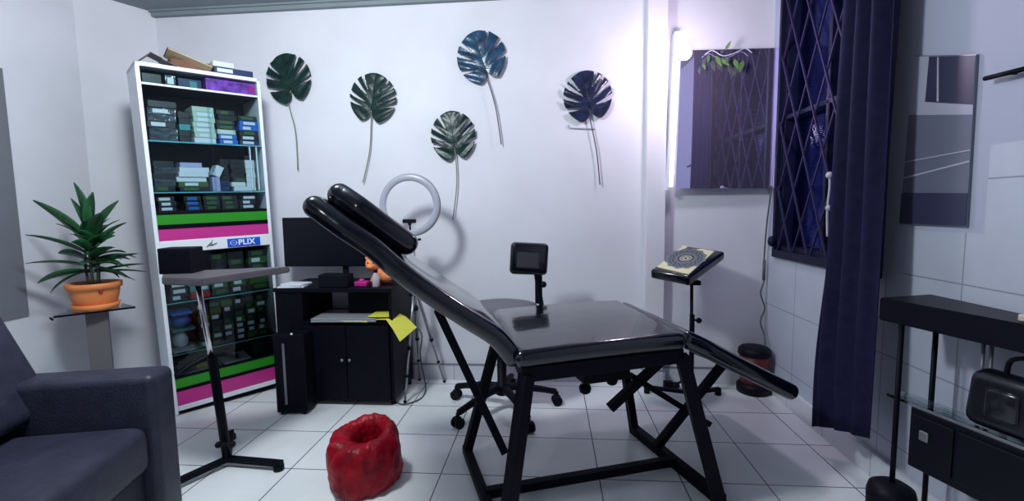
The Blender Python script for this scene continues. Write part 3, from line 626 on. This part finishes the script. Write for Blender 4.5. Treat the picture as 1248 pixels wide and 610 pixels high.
# view right is roughly (.78,.62)
VR = math.atan2(.62, .78)
spec = [(-1, 84, .24, .070, .15), (1, 66, .24, .066, .3), (-1, 58, .30, .075, .30), (-1, 40, .26, .070, .45), (1, 52, .20, .06, .4), (.3, 82, .20, .075, .2), (-.3, 72, .22, .075, .3),
        (1, 24, .20, .055, .30), (1, 12, .21, .05, .2), (-1, 22, .25, .072, .5), (-1, 8, .22, .07, .7), (1, 2, .22, .06, .3), (1, -10, .18, .055, .5), (-1, -8, .20, .06, .9),
        (.5, 60, .22, .075, .5), (-.5, 50, .22, .075, .5), (.6, 35, .20, .07, .6), (-.6, 30, .20, .07, .6)]
for i, (sd, el, L, W_, dr) in enumerate(spec):
    hz = .40-.0032*(80-el) if el > 0 else .20
    az = VR + (PI if sd < 0 else 0) + rnd.uniform(-.25, .25) + (.9 if abs(sd) < 1 else 0)*-1
    blade(b, (0, 0, max(.19, hz)), az, math.radians(el), L, W_, dr, rnd.uniform(-.5, .9))
for i in range(34):
    az = rnd.uniform(0, 2*PI); el = rnd.uniform(-10, 70); blade(b, (rnd.uniform(-.015, .015), rnd.uniform(-.015, .015), .19+.0022*max(0, el)+rnd.uniform(0, .03)), az, math.radians(el), rnd.uniform(.13, .18), .05, rnd.uniform(.4, .9), rnd.uniform(-.4, .8))
o = obj('foliage', b, M['leaf'], pp); o.modifiers.new('t', 'SOLIDIFY').thickness = .0015

# ------------------------------------------------------------------ sofa
sf = thing('sofa', 'low dark charcoal leather sofa with a square arm at the left', 'sofa', (-1.292, 1.345, 0), math.radians(14))
def sbox(name, x0, x1, y0, y1, z0, z1, bv, lab=None):
    b = B(); box(b, x0, x1, y0, y1, z0, z1, bv, seg=4); o = obj(name, b, M['leather'], sf, True); return o
sbox('armrest', -.80, .0, .0, .13, .06, .582, .026)
sbox('armrest', -.80, .0, -1.55, -1.43, .06, .585, .026)
sbox('base', -.78, -.045, -1.43, .0, .06, .27, .012)
sbox('seat_cushion', -.60, -.012, -.70, -.003, .272, .428, .04)
sbox('seat_cushion', -.60, -.012, -1.42, -.71, .272, .428, .04)
b = B(); box(b, -.92, -.335, -1.56, .12, .45, .825, .05, seg=5, M4=Matrix(((1, 0, -.42, .190), (0, 1, 0, 0), (0, 0, 1, 0), (0, 0, 0, 1)))); obj('backrest', b, M['leather'], sf, True)
for x, y in ((-.06, .08), (-.72, .08), (-.06, -1.50), (-.72, -1.50)):
    b = B(); box(b, x-.022, x+.022, y-.022, y+.022, 0, .062, .004); obj('leg', b, M['black'], sf)

# ------------------------------------------------------------------ tripod tray table
tt = thing('tray_stand', 'tripod stand carrying a dark grey brown rectangular tray in front of the cabinet', 'stand', (-1.419, 1.815, 0))
TZ = .862
b = B(); q = [Vector((-1.508, 1.60, 0)), Vector((-1.20, 1.945, 0)), Vector((-1.42, 2.06, 0)), Vector((-1.70, 1.80, 0))]
q = [Vector((-1.55, 1.675, 0)), Vector((-1.135, 1.60, 0)), Vector((-1.14, 1.93, 0)), Vector((-1.62, 1.86, 0))]
off = Vector((1.419, -1.815, 0))
q = [p+off for p in ((Vector((-1.492, 1.632, 0)), Vector((-1.30, 1.595, 0)), Vector((-1.175, 1.975, 0)), Vector((-1.635, 1.80, 0))))]
lo_ = [b.verts.new(p+Vector((0, 0, TZ-.028))) for p in q]; hi = [b.verts.new(p+Vector((0, 0, TZ))) for p in q]
b.faces.new(lo_[::-1]); b.faces.new(hi)
for k in range(4): b.faces.new((lo_[k], lo_[(k+1) % 4], hi[(k+1) % 4], hi[k]))
bmesh.ops.bevel(b, geom=b.edges[:], offset=.004, segments=2, affect='EDGES')
obj('tray', b, M['tray'], tt)
top = Vector((-.055, -.03, TZ-.028)); mid = Vector((-.028, -.012, .47))
b = B(); tube(b, [mid, top], .0115, 14); obj('upper_pole', b, M['chrome'], tt)
b = B(); tube(b, [(0, 0, .03), mid+Vector((0, 0, .03))], .019, 14); obj('lower_pole', b, M['black'], tt)
b = B(); box(b, -.07, .07, -.07, .07, TZ-.036, TZ-.028, .001, M4=Matrix.Translation((-.055, -.03, 0))); obj('tray_plate', b, M['black'], tt)
for p in ((.262, -.02, .03), (-.14, -.28, .03), (-.16, .24, .03)):
    b = B(); bar(b, (0, 0, .032), p, .028, .022); lg = obj('leg', b, M['black'], tt)
    b = B(); tube(b, [(p[0]*.94, p[1]*.94, 0), (p[0]*.94, p[1]*.94, .022)], .022, 14); obj('foot_pad', b, M['blackp'], lg)
b = B(); tube(b, [(0, -.02, .11), (.035, -.02, .11)], .008); sphere(b, (.042, -.02, .11), .014); sphere(b, (-.03, -.01, .10), .014); obj('knob', b, M['blackp'], tt)
bs = thing('speaker_box', 'small black box standing on the left end of the tray', 'box', (-1.515, 1.785, TZ), math.radians(14))
b = B(); box(b, -.080, .045, -.05, .05, 0, .105, .004); obj('box_body', b, M['blackp'], bs)
b = B(); box(b, -.073, .038, -.0515, -.05, .01, .095, .001); obj('front_grille', b, M['black'], bs)

# ------------------------------------------------------------------ computer desk
dk = thing('computer_desk', 'black computer desk with an open middle shelf and double doors below', 'desk', (-1.22, 2.46, 0))
x0, x1, dp = -.345, .335, .38
b = B(); box(b, x0-.005, x1+.005, -.01, dp, .655, .678, .002); obj('desk_top', b, M['blackm'], dk)
b = B(); box(b, x0, x0+.16, .0, dp-.02, .05, .655, .002); obj('side_unit', b, M['blackm'], dk)
b = B(); box(b, x1-.018, x1, .0, dp-.02, .03, .655, .002); obj('side_panel', b, M['blackm'], dk)
b = B(); box(b, x0+.16, x1-.018, .0, dp-.02, .470, .486, .001); obj('shelf', b, M['blackm'], dk)
b = B(); box(b, .03, x1-.018, .12, dp-.02, .486, .655, .001); box(b, x0+.16, x1-.018, dp-.03, dp-.02, .03, .470); box(b, x0+.16, x1-.018, 0, dp-.02, .03, .05); obj('back_panel', b, M['blackm'], dk)
for xa, xb in ((-.183, .064), (.068, .316)):
    b = B(); box(b, xa, xb, -.016, 0, .035, .466, .002); d_ = obj('door', b, M['blackm'], dk)
    b = B(); sphere(b, (xb-.02 if xa < 0 else xa+.02, -.024, .27), .009); obj('door_knob', b, M['steel'], d_)
for x in (x0+.03, x1-.02):
    for y in (.03, dp-.05):
        b = B(); tube(b, [(x, y, 0), (x, y, .05)], .014, 12); obj('foot', b, M['blackp'], dk)
mn = thing('computer_monitor', 'large black computer monitor standing on the desk', 'monitor', (-1.25, 2.68, .679), math.radians(0))
b = B(); box(b, -.375, .27, -.012, .018, .095, .395, .006); obj('monitor_body', b, M['screen'], mn)
b = B(); box(b, -.365, .26, -.0135, -.012, .11, .385); obj('screen', b, M['screen'], mn)
b = B(); bar(b, (0, .02, .005), (0, .02, .2), .035, .015); obj('stand_neck', b, M['blackp'], mn)
b = B(); box(b, -.10, .10, -.06, .09, 0, .010, .003); obj('stand_foot', b, M['blackp'], mn)
b = B(); box(b, -.085, .085, -.04, .05, 0, .072, .004); tag(obj('black_case', b, M['blackp'], None, loc=(-1.225, 2.51, .679)), 'small black case lying on the desk in front of the monitor', 'case')
b = B(); box(b, -.05, .05, -.025, .03, 0, .03, .006); sphere(b, (.0, 0, .034), .018, 1.3, 1, .8); o = obj('pink_holder', b, M['magenta'], None, loc=(-1.08, 2.53, .679)); tag(o, 'little magenta holder on the desk between black case and orange toy', 'holder')
o.scale = (.75, 1, .9)
# orange plush toy
pt = thing('plush_toy', 'orange plush animal lying on the right of the desk top', 'toy', (-.985, 2.62, .679), math.radians(10))
b = B(); sphere(b, (0.02, 0, .055), .055, 1.4, 1, 1); obj('toy_body', b, M['orange'], pt, True)
b = B(); sphere(b, (-.055, -.02, .12), .042); sphere(b, (-.083, -.02, .155), .014); sphere(b, (-.028, -.02, .158), .014); sphere(b, (-.062, -.058, .108), .018, 1.2, 1, .8); obj('toy_head', b, M['orange'], pt, True)
b = B(); tube(b, [(-.03, -.03, .07), (-.05, -.07, .02)], [.018, .016]); tube(b, [(.06, -.03, .05), (.11, -.06, .018)], [.02, .017]); tube(b, [(.07, .03, .05), (.12, .01, .018)], [.02, .017]); obj('toy_legs', b, M['orange'], pt, True)
b = B(); sphere(b, (-.075, -.054, .130), .005); sphere(b, (-.045, -.057, .130), .005); obj('toy_eyes', b, M['black'], pt)
bo = thing('small_bottle', 'small clear bottle with pale contents in front of the orange toy', 'bottle', (-.985, 2.50, .679))
b = B(); lathe(b, [(.019, 0), (.021, .004), (.021, .062), (.010, .075), (.010, .082)], 20); obj('bottle_body', b, mat('bottle_liquid', (.45, .38, .42), .15), bo)
b = B(); lathe(b, [(.012, .082), (.012, .10)], 16); obj('bottle_cap', b, M['blackp'], bo)
b = B(); box(b, -.075, .075, -.06, .06, 0, .008, .001, M4=Matrix.Rotation(.12, 4, 'Z')); box(b, -.06, .075, -.05, .055, .008, .020, .003, M4=Matrix.Rotation(-.1, 4, 'Z')); tag(obj('paper_pile', b, M['paper'], None, loc=(-1.475, 2.515, .679)), 'white papers on the left end of the desk top', 'paper')
lp = thing('laptop', 'closed grey laptop lying on the open middle shelf of the desk', 'laptop', (-1.15, 2.53, .487), math.radians(3))
b = B(); box(b, -.20, .17, -.09, .16, .0, .012, .003); obj('laptop_base', b, M['laptop'], lp)
b = B(); box(b, -.20, .17, -.09, .16, .013, .021, .003); obj('laptop_lid', b, M['laptop'], lp)
def sheet(name, pts, m, label, th=.0025, loc=(0, 0, 0)):
    b = B(); n = len(pts)//2
    L_ = [b.verts.new(p) for p in pts[:n]]; R_ = [b.verts.new(p) for p in pts[n:]]
    for i in range(n-1): b.faces.new((L_[i], L_[i+1], R_[i+1], R_[i]))
    o = obj(name, b, m, None, loc=loc); o.modifiers.new('t', 'SOLIDIFY').thickness = th; tag(o, label, 'paper'); return o
sheet('yellow_folder', [(-1.27, 2.443, .489), (-1.02, 2.435, .490), (-1.27, 2.47, .489), (-1.02, 2.47, .490)], M['yellow'], 'yellow paper edge sticking out under the laptop on the desk', .004)
sheet('yellow_folder', [(-1.02, 2.455, .514), (-.90, 2.450, .517), (-1.02, 2.70, .514), (-.90, 2.69, .517)], M['yellow'], 'yellow folder lying on the laptop inside the desk opening', .006)
sheet('yellow_sheet', [(-1.06, 2.47, .4975), (-.91, 2.435, .506), (-.862, 2.405, .46), (-.815, 2.375, .40), (-1.04, 2.60, .4975), (-.895, 2.60, .508), (-.84, 2.58, .485), (-.775, 2.56, .43)], M['yellow'], 'yellow sheet drooping over the right side of the desk', .002)
sheet('white_sheet', [(-1.22, 2.440, .4955), (-1.05, 2.434, .4965), (-1.22, 2.50, .4955), (-1.05, 2.50, .4965)], M['paper'], 'white sheet under the laptop front edge on the desk', .002)
pc = thing('computer_tower', 'black computer tower with a vertical silver strip standing before the desk', 'computer', (-1.415, 2.335, 0), math.radians(4))
b = B(); box(b, -.085, .085, -.02, .085, .012, .450, .006); obj('tower_case', b, M['blackm'], pc)
b = B(); box(b, -.035, -.022, -.024, -.02, .06, .40, .001); obj('silver_strip', b, M['steel'], pc)
b = B(); sphere(b, (.02, -.02, .452), .006); obj('power_light', b, M['text'], pc)
for x in (-.06, .06):
    for y in (-.005, .07):
        b = B(); tube(b, [(x, y, 0), (x, y, .013)], .010); obj('foot', b, M['blackp'], pc)
b = B(); tube(b, spline([(-.90, 2.50, .006), (-.84, 2.47, .006), (-.78, 2.52, .006), (-.76, 2.60, .006), (-.775, 2.70, .03), (-.82, 2.76, .20), (-.80, 2.74, .34), (-.86, 2.72, .42)], 6), .004, 6); tag(obj('floor_cable', b, M['wire']), 'thin dark cable curling on the floor beside the desk and tripod', 'cable')

# ------------------------------------------------------------------ ring light on tripod
rl = thing('ring_light', 'round white ring light with phone clamp on a thin tripod', 'ring light', (-.80, 2.72, 0))
b = B(); n1, n2, Rr = 56, 12, .158; ring = []
for i in range(n1):
    a = 2*PI*i/n1; row = []
    for k in range(n2):
        c_ = 2*PI*k/n2; rr = Rr+.020*math.cos(c_); row.append(b.verts.new((rr*math.cos(a), -.14+.010*math.sin(c_), 1.137+rr*math.sin(a))))
    ring.append(row)
for i in range(n1):
    for k in range(n2): b.faces.new((ring[i][k], ring[(i+1) % n1][k], ring[(i+1) % n1][(k+1) % n2], ring[i][(k+1) % n2])).smooth = True
obj('ring_diffuser', b, M['diff'], rl)
b = B()
pts = [(.176*math.cos(2*PI*i/48), -.132, 1.137+.176*math.sin(2*PI*i/48)) for i in range(49)]; tube(b, pts, .0045, 6); obj('ring_rim', b, M['steel'], rl)
b = B(); tube(b, [(.0, -.13, .965), (.0, -.10, .90)], .009); tube(b, [(.0, -.12, .935), (.055, -.13, .94)], .007); sphere(b, (0, -.11, .925), .018); obj('ball_joint', b, M['blackp'], rl)
b = B(); box(b, -.038, .038, -.165, -.145, 1.035, 1.058, .004); tube(b, [(0, -.15, 1.036), (0, -.14, .98)], .005); sphere(b, (0, -.15, 1.030), .010); obj('phone_clamp', b, M['blackp'], rl)
b = B(); tube(b, [(0, -.10, .91), (0, -.10, .50)], .012); obj('center_column', b, M['steel'], rl)
b = B(); sphere(b, (0, -.10, .62), .022); sphere(b, (0, -.10, .53), .02); box(b, -.03, .03, -.12, -.08, .60, .625, .004); obj('leg_collar', b, M['blackp'], rl)
for p in ((-.04, -.225, 0), (.115, .10, 0), (-.055, .125, 0)):
    tp = Vector((p[0]*.1, -.10+(p[1]+.10)*.1, .61)); e2 = Vector((p[0], p[1], .008))
    b = B(); tube(b, [tp, tp.lerp(e2, .5)], .009, 8); tube(b, [tp.lerp(e2, .5), e2], .0065, 8); lg = obj('leg', b, M['steel'], rl)
    for q_, r_, n_q in ((e2+Vector((0, 0, .002)), .010, 'foot_tip'), (tp.lerp(e2, .5), .013, 'leg_lock'), (tp.lerp(e2, .76), .011, 'leg_lock')):
        b = B(); sphere(b, q_, r_); obj(n_q, b, M['blackp'], lg)

# ------------------------------------------------------------------ tattoo bed
bed = thing('tattoo_bed', 'black vinyl reclining tattoo bed on a black square tube frame', 'bed', (.14, 1.87, 0), math.atan2(.358, .934))
b = B(); pad(b, [(-.325, .620), (-.15, .624), (.10, .624), (.270, .620)], [.66, .66], .062, shear=.13); obj('seat_pad', b, M['vinyl'], bed)
b = B(); pad(b, [(-.372, .615), (-.43, .690), (-.53, .764), (-.667, .868), (-.744, .935), (-.81, .998), (-.89, 1.058), (-.970, 1.122)], [.60, .60, .60, .59, .57, .56, .55, .50], .066, shear=.05); obj('back_pad', b, M['vinyl'], bed)
b = B(); pad(b, [(-.712, .998), (-.78, 1.052), (-.86, 1.118), (-.915, 1.158)], [.38, .40, .40, .34], .076, yc=-.01); obj('head_pillow', b, M['vinyl'], bed)
b = B(); pad(b, [(.315, .612), (.40, .570), (.58, .473), (.838, .338)], [.60, .60, .58, .56], .068, shear=.10); obj('leg_pad', b, M['vinyl'], bed)
b = B()
sh = Matrix(((1, .13, 0, 0), (0, 1, 0, 0), (0, 0, 1, 0), (0, 0, 0, 1)))
for xa, xb, ya, yb in ((-.33, .285, -.315, -.275), (-.33, .285, .275, .315), (-.33, -.29, -.3, .3), (.245, .285, -.3, .3), (-.03, .01, -.3, .3)): box(b, xa, xb, ya, yb, .540, .592, .003, M4=sh)
obj('seat_frame', b, M['black'], bed)
def part(nm, segs, wd=.036, par=None):
    b = B()
    for p, q in segs: bar(b, p, q, wd)
    return obj(nm, b, M['black'], par or bed)
part('leg', [((-.350, -.30, .565), (-.452, -.35, .012))], .042)
part('leg', [((-.285, .295, .565), (-.453, .28, .012))], .038)
part('leg', [((.245, -.30, .565), (.382, -.35, .012))], .046)
part('leg', [((.315, .295, .565), (.372, .225, .012))], .036)
part('floor_rail', [((-.453, .295, .020), (-.452, -.365, .020))], .036)
part('floor_rail', [((.370, .235, .020), (.384, -.365, .020))], .040)
part('cross_bar', [((-.45, -.07, .03), (.376, -.095, .03))], .034)
part('back_strut', [((-.60, .0, .735), (-.355, -.02, .150)), ((-.615, -.18, .78), (-.59, .18, .78))], .030)
for p in ((-.462, -.028, .40), (-.397, -.032, .25)):
    b = B(); sphere(b, p, .012); obj('adjusting_pin', b, M['black'], bed)
part('leg_strut', [((.674, -.02, .395), (.345, .0, .045)), ((.62, -.16, .438), (.66, .16, .410))], .032)
part('leg_strut', [((.116, .0, .256), (.36, .0, .432))], .034)
part('leg_strut', [((.235, .03, .375), (.651, .03, .092))], .026)
b = B(); box(b, -.03, .17, -.06, .06, .398, .55, .004); box(b, .20, .30, -.05, .05, .46, .55, .003); obj('tilt_mechanism', b, M['black'], bed)
for p in ((-.008, -.02), (.142, .03)):
    b = B(); tube(b, [(p[0], p[1], .44), (p[0], p[1], .385)], .007); lathe(b, [(.004, .385), (.022, .380), (.026, .368), (.022, .352), (.012, .345)], 12, p); obj('knob', b, M['blackp'], bed, True)

# ------------------------------------------------------------------ office chair behind the bed
oc = thing('office_chair', 'black swivel chair with a small backrest pad behind the bed', 'chair', (-.27, 2.45, 0))
for t_ in (12.8, 84.8, 156.8, 228.8, 300.8):
    a = math.radians(t_); d = Vector((math.cos(a), math.sin(a), 0))
    b = B(); tube(b, spline([d*.02+Vector((0, 0, .125)), d*.10+Vector((0, 0, .122)), d*.22+Vector((0, 0, .098)), d*.305+Vector((0, 0, .078))], 4), [.026, .025, .024, .023, .022, .021, .020, .020, .019, .018, .018, .018, .016], 8); lg = obj('base_arm', b, M['blackp'], oc)
    s_ = Vector((-d.y, d.x, 0)); c_ = d*.31+Vector((0, 0, .028))
    b = B(); tube(b, [c_+s_*.008, c_+s_*.024], .028, 16); tube(b, [c_-s_*.008, c_-s_*.024], .028, 16); tube(b, [c_+Vector((0, 0, 0)), c_+Vector((0, 0, .05))], .010); sphere(b, c_+Vector((0, 0, .018)), .022, 1, 1, .7); obj('caster', b, M['blackp'], lg)
b = B(); lathe(b, [(.03, .085), (.036, .09), (.036, .15), (.026, .155), (.026, .34), (.020, .345)], 20); obj('gas_cover', b, M['blackp'], oc)
b = B(); tube(b, [(0, 0, .33), (0, 0, .50)], .014); obj('gas_piston', b, M['chrome'], oc)
b = B(); lathe(b, [(.10, .495), (.19, .505), (.215, .53), (.215, .560), (.195, .585), (.12, .596), (.001, .597)], 36); obj('seat', b, mat('worn_seat', (.10, .10, .12), .4), oc, True)
b = B(); tube(b, spline([(.10, .06, .50), (.20, .09, .49), (.222, .09, .54), (.205, .07, .66), (.19, .06, .78)], 5), .014, 8); box(b, .185, .225, .065, .10, .58, .74, .004); sphere(b, (.232, .06, .69), .018); obj('back_stem', b, M['blackp'], oc)
bp_ = Matrix.Translation((.155, .045, .835)) @ Matrix.Rotation(math.radians(14), 4, 'Z') @ Matrix.Rotation(math.radians(4), 4, 'Y')
b = B(); box(b, -.105, .105, -.028, .028, -.088, .088, .024, seg=4, M4=bp_); obj('backrest_pad', b, M['vinyl'], oc, True)
b = B(); box(b, -.075, .050, -.031, -.027, -.048, .040, .006, M4=bp_); obj('backrest_label', b, mat('grey_patch', (.045, .042, .055), .5), oc)

# ------------------------------------------------------------------ armrest stand with the magazine
ar = thing('armrest_stand', 'black padded tilted armrest stand behind the foot of the bed', 'stand', (.80, 2.62, 0))
Fr = Vector((.727, 2.45, .698)); Lc = Vector((.550, 2.57, .722)); Rc = Vector((.990, 2.68, .812)); o0 = Vector((.80, 2.62, 0))
ex = (Lc-Fr); ey = (Rc-Fr); nz = ey.cross(ex).normalized(); nz = nz if nz.z > 0 else -nz
b = B(); ux = ey.normalized(); uy = nz.cross(ux)
# build as rounded block in the pad's own frame
la = ey.length; sk = ex.dot(ux); lb = ex.dot(uy)
PM = Matrix(((ux.x, uy.x, nz.x, Fr.x-o0.x), (ux.y, uy.y, nz.y, Fr.y-o0.y), (ux.z, uy.z, nz.z, Fr.z), (0, 0, 0, 1)))
SK = Matrix(((1, sk/lb, 0, 0), (0, 1, 0, 0), (0, 0, 1, 0), (0, 0, 0, 1)))
box(b, 0, la, 0, lb, -.012, .045, .016, seg=4, M4=PM @ SK); obj('padded_top', b, M['vinyl'], ar, True)
b = B(); tube(b, [(.0, .0, .05), (-.012, -.01, .68)], .009, 12); obj('pole', b, M['black'], ar)
b = B(); tube(b, [(0, 0, .03), (-.003, 0, .50)], .014, 12); sphere(b, (.028, -.02, .47), .016); tube(b, [(0, 0, .47), (.028, -.02, .47)], .006); obj('lower_pole', b, M['black'], ar)
b = B(); box(b, -.04, .04, -.03, .03, .675, .700, .003, M4=Matrix.Translation((-.01, -.01, -.003))); obj('top_bracket', b, M['black'], ar)
for p in ((-.24, .10, .035), (.19, .09, .035), (-.02, -.20, .035)):
    b = B(); bar(b, (0, 0, .045), p, .026, .020); lg = obj('leg', b, M['black'], ar)
    b = B(); tube(b, [(p[0]*.95, p[1]*.95, 0), (p[0]*.95, p[1]*.95, .03)], .018, 14); obj('foot_pad', b, M['blackp'], lg)
mg = thing('magazine', 'cream and yellow magazine with a round dark mandala lying on the armrest pad', 'magazine', mw=Matrix.Translation(o0) @ PM @ SK @ Matrix.Translation((0, 0, .0455)))
b = B(); box(b, .02, la-.03, .012, lb-.02, 0, .006, .001); obj('magazine_pages', b, M['cream'], mg)
b = B(); cx_, cy_ = la*.5, lb*.5
def disc_ring(b, r0, r1, z, n=40, wob=0, kk=12, sx=1.35):
    for i in range(n):
        a, c_ = 2*PI*i/n, 2*PI*(i+1)/n
        f_ = lambda r, t: b.verts.new((cx_+(r*(1+wob*math.sin(kk*t)))*math.cos(t)*sx, cy_+(r*(1+wob*math.sin(kk*t)))*math.sin(t), z))
        b.faces.new((f_(r0, a), f_(r1, a), f_(r1, c_), f_(r0, c_)))
disc_ring(b, .036, .098, .0066, 72, .05); disc_ring(b, .016, .026, .0068); obj('mandala_print', b, M['inkg'], mg)
b = B(); disc_ring(b, .058, .066, .0072, 72, .10, 16); disc_ring(b, .076, .082, .0072, 72, .08, 24); disc_ring(b, .030, .040, .0070); disc_ring(b, .001, .009, .0070, 16); obj('mandala_lines', b, M['ink'], mg)

# ------------------------------------------------------------------ red lined bin
rb = thing('waste_bin', 'low round waste bin lined with a crinkled red bag on the floor', 'bin', (-.765, 1.74, 0))
b = B(); N = 96; prof = [(.124, .002), (.137, .012), (.144, .045), (.145, .09), (.143, .135), (.139, .170), (.131, .196), (.117, .212), (.098, .219), (.078, .214), (.064, .198), (.057, .165), (.053, .11), (.05, .05)]
rings = []
for j, (r, z) in enumerate(prof):
    row = []
    for k in range(N):
        a = 2*PI*k/N; tw = a+.25*j/len(prof)
        wob = .004*math.sin(3*tw+z*14)+.0025*math.sin(11*a-z*50)+.0012*math.sin(23*a+j)
        rr = r+wob*(1 if 0 < j < 11 else .5); zz = z
        if j >= 3: zz += min(1, (j-2)/3)*(.020*math.sin(a+.25)+.003*math.sin(5*a))*(1 if j < 10 else .5)
        nv = noise.turbulence(Vector((math.cos(a)*2.2+z*3, math.sin(a)*2.2, z*11)), 4, True)-.45; rr += .018*nv; zz += .010*nv*(j > 3)
        sx_ = .018*max(0, j-7)/6 if j > 7 else 0
        row.append(b.verts.new((rr*math.cos(a)+sx_, rr*math.sin(a)+sx_*1.4, max(.002, zz))))
    rings.append(row)
for a_, c_ in zip(rings, rings[1:]):
    for k in range(N): b.faces.new((a_[k], a_[(k+1) % N], c_[(k+1) % N], c_[k])).smooth = True
obj('bin_bag', b, M['red'], rb)
b = B(); lathe(b, [(.112, .001), (.112, .01), (.060, .012)], 32); lathe(b, [(.0495, .045), (.04, .046), (.001, .047)], 24, cap=False); obj('bin_body', b, M['redd'], rb)

# ------------------------------------------------------------------ small red bucket by the wall corner
rk = thing('small_bucket', 'small dark red bucket with a black lid and base by the corner', 'bucket', (1.205, 2.765, 0))
b = B(); lathe(b, [(.070, 0), (.092, .005), (.094, .045), (.080, .062)], 32); obj('bucket_base', b, M['blackp'], rk)
b = B(); lathe(b, [(.072, .055), (.076, .06), (.082, .235)], 32); obj('bucket_body', b, M['redd'], rk)
b = B(); lathe(b, [(.086, .228), (.090, .232), (.088, .262), (.074, .274), (.02, .277)], 32); obj('bucket_lid', b, M['blackp'], rk)
# adapters on the floor by the pilaster
b = B(); box(b, -.035, .02, -.02, .02, 0, .05, .006); sphere(b, (.035, -.005, .025), .022, 1.2, 1, 1); tube(b, spline([(.03, 0, .03), (.08, -.02, .06), (.11, 0, .03), (.08, .01, .01)], 4), .007, 7)
tag(obj('power_adapter', b, M['blackp'], None, loc=(.72, 2.78, .0)), 'black power adapter and coiled lead on the floor against the pilaster', 'adapter')

# ------------------------------------------------------------------ console table on the right
e1 = Vector((.285, -.958, 0)); n1_ = Vector((.958, .285, 0)); c0 = Vector((1.068, 1.552, 0))
KM = Matrix(((e1.x, n1_.x, 0, c0.x), (e1.y, n1_.y, 0, c0.y), (0, 0, 1, 0), (0, 0, 0, 1)))     # x along front edge, y to the wall
kt = thing('console_table', 'black console table with slim poles and a lower cabinet by the right wall', 'table', mw=KM)
DPT = .150
b = B(); 
q = [(-.01, 0), (.52, 0), (.52, .075), (-.01, .21)]
lo_ = [b.verts.new((x, y, .730)) for x, y in q]; hi = [b.verts.new((x, y, .803)) for x, y in q]
b.faces.new(lo_[::-1]); b.faces.new(hi)
for k in range(4): b.faces.new((lo_[k], lo_[(k+1) % 4], hi[(k+1) % 4], hi[k]))
bmesh.ops.bevel(b, geom=b.edges[:], offset=.003, segments=2, affect='EDGES'); obj('table_top', b, M['consol'], kt)
for x, y, z0 in ((.055, .012, .0), (.055, .150, .0), (.50, .012, .0), (.50, .060, .0)):
    b = B(); tube(b, [(x, y, z0), (x, y, .731)], .0075, 10); obj('pole', b, M['black'], kt)
for x, y in ((.20, .120), (.215, .128)):
    b = B(); tube(b, [(x, y, .49), (x, y, .731)], .005, 8); obj('pole', b, M['steel'], kt)
b = B(); box(b, .105, .52, .0, .065, .30, .488, .004); obj('lower_cabinet', b, M['consol'], kt)
b = B(); box(b, .115, .225, -.006, 0, .325, .470, .003); dw = obj('drawer_front', b, M['consol'], kt)
b = B(); box(b, .14, .165, -.012, -.006, .40, .43, .003); obj('drawer_handle', b, M['steel'], dw)
b = B(); box(b, .235, .515, -.006, 0, .325, .470, .003); obj('drawer_front', b, M['consol'], kt)
b = B(); box(b, .03, .52, .0, .075, .490, .497, .001); obj('lower_shelf', b, M['glass'], kt)
b = B(); box(b, .10, .52, -.006, -.002, .490, .498, .001); obj('shelf_edge', b, M['steel'], kt)
b = B(); lathe(b, [(.05, 0), (.062, .01), (.066, .17), (.060, .195), (.040, .208), (.010, .212)], 32, (.055, .012)); obj('round_foot', b, M['blackp'], kt, True)
hb = thing('chair_reflection', 'rounded black form standing in for a chair reflection, lower shelf of the console table', 'reflection', mw=KM @ Matrix.Translation((.355, .038, .498)))  # solid shape added where a chair's reflection shows
b = B(); box(b, -.125, .14, -.033, .033, 0, .155, .030, seg=4)
for v in b.verts:
    v.co.z *= 1+.10*math.cos(v.co.x*12); v.co.x += .08*(v.co.z-.05)*(1 if v.co.x < 0 else -.5)
obj('reflection_body', b, mat('chair_reflection_black', (.004, .004, .009), .3), hb, True)
b = B(); box(b, -.07, .0, -.038, -.030, .04, .12, .008); obj('reflection_patch', b, mat('chair_reflection_gloss', (.012, .013, .02), .15), hb, True)
b = B(); tube(b, spline([(-.05, 0, .15), (-.04, 0, .20), (.02, 0, .21), (.06, 0, .15)], 5), .006, 7); obj('reflection_loop', b, M['black'], hb)
b = B(); box(b, -.02, .02, -.012, .012, 0, .018, .004); o = obj('small_soap_box', b, mat('cream_box', (.60, .50, .45), .5)); o.matrix_world = KM @ Matrix.Translation((.345, .035, .804)); tag(o, 'small cream box on the console table top near the picture edge', 'box')
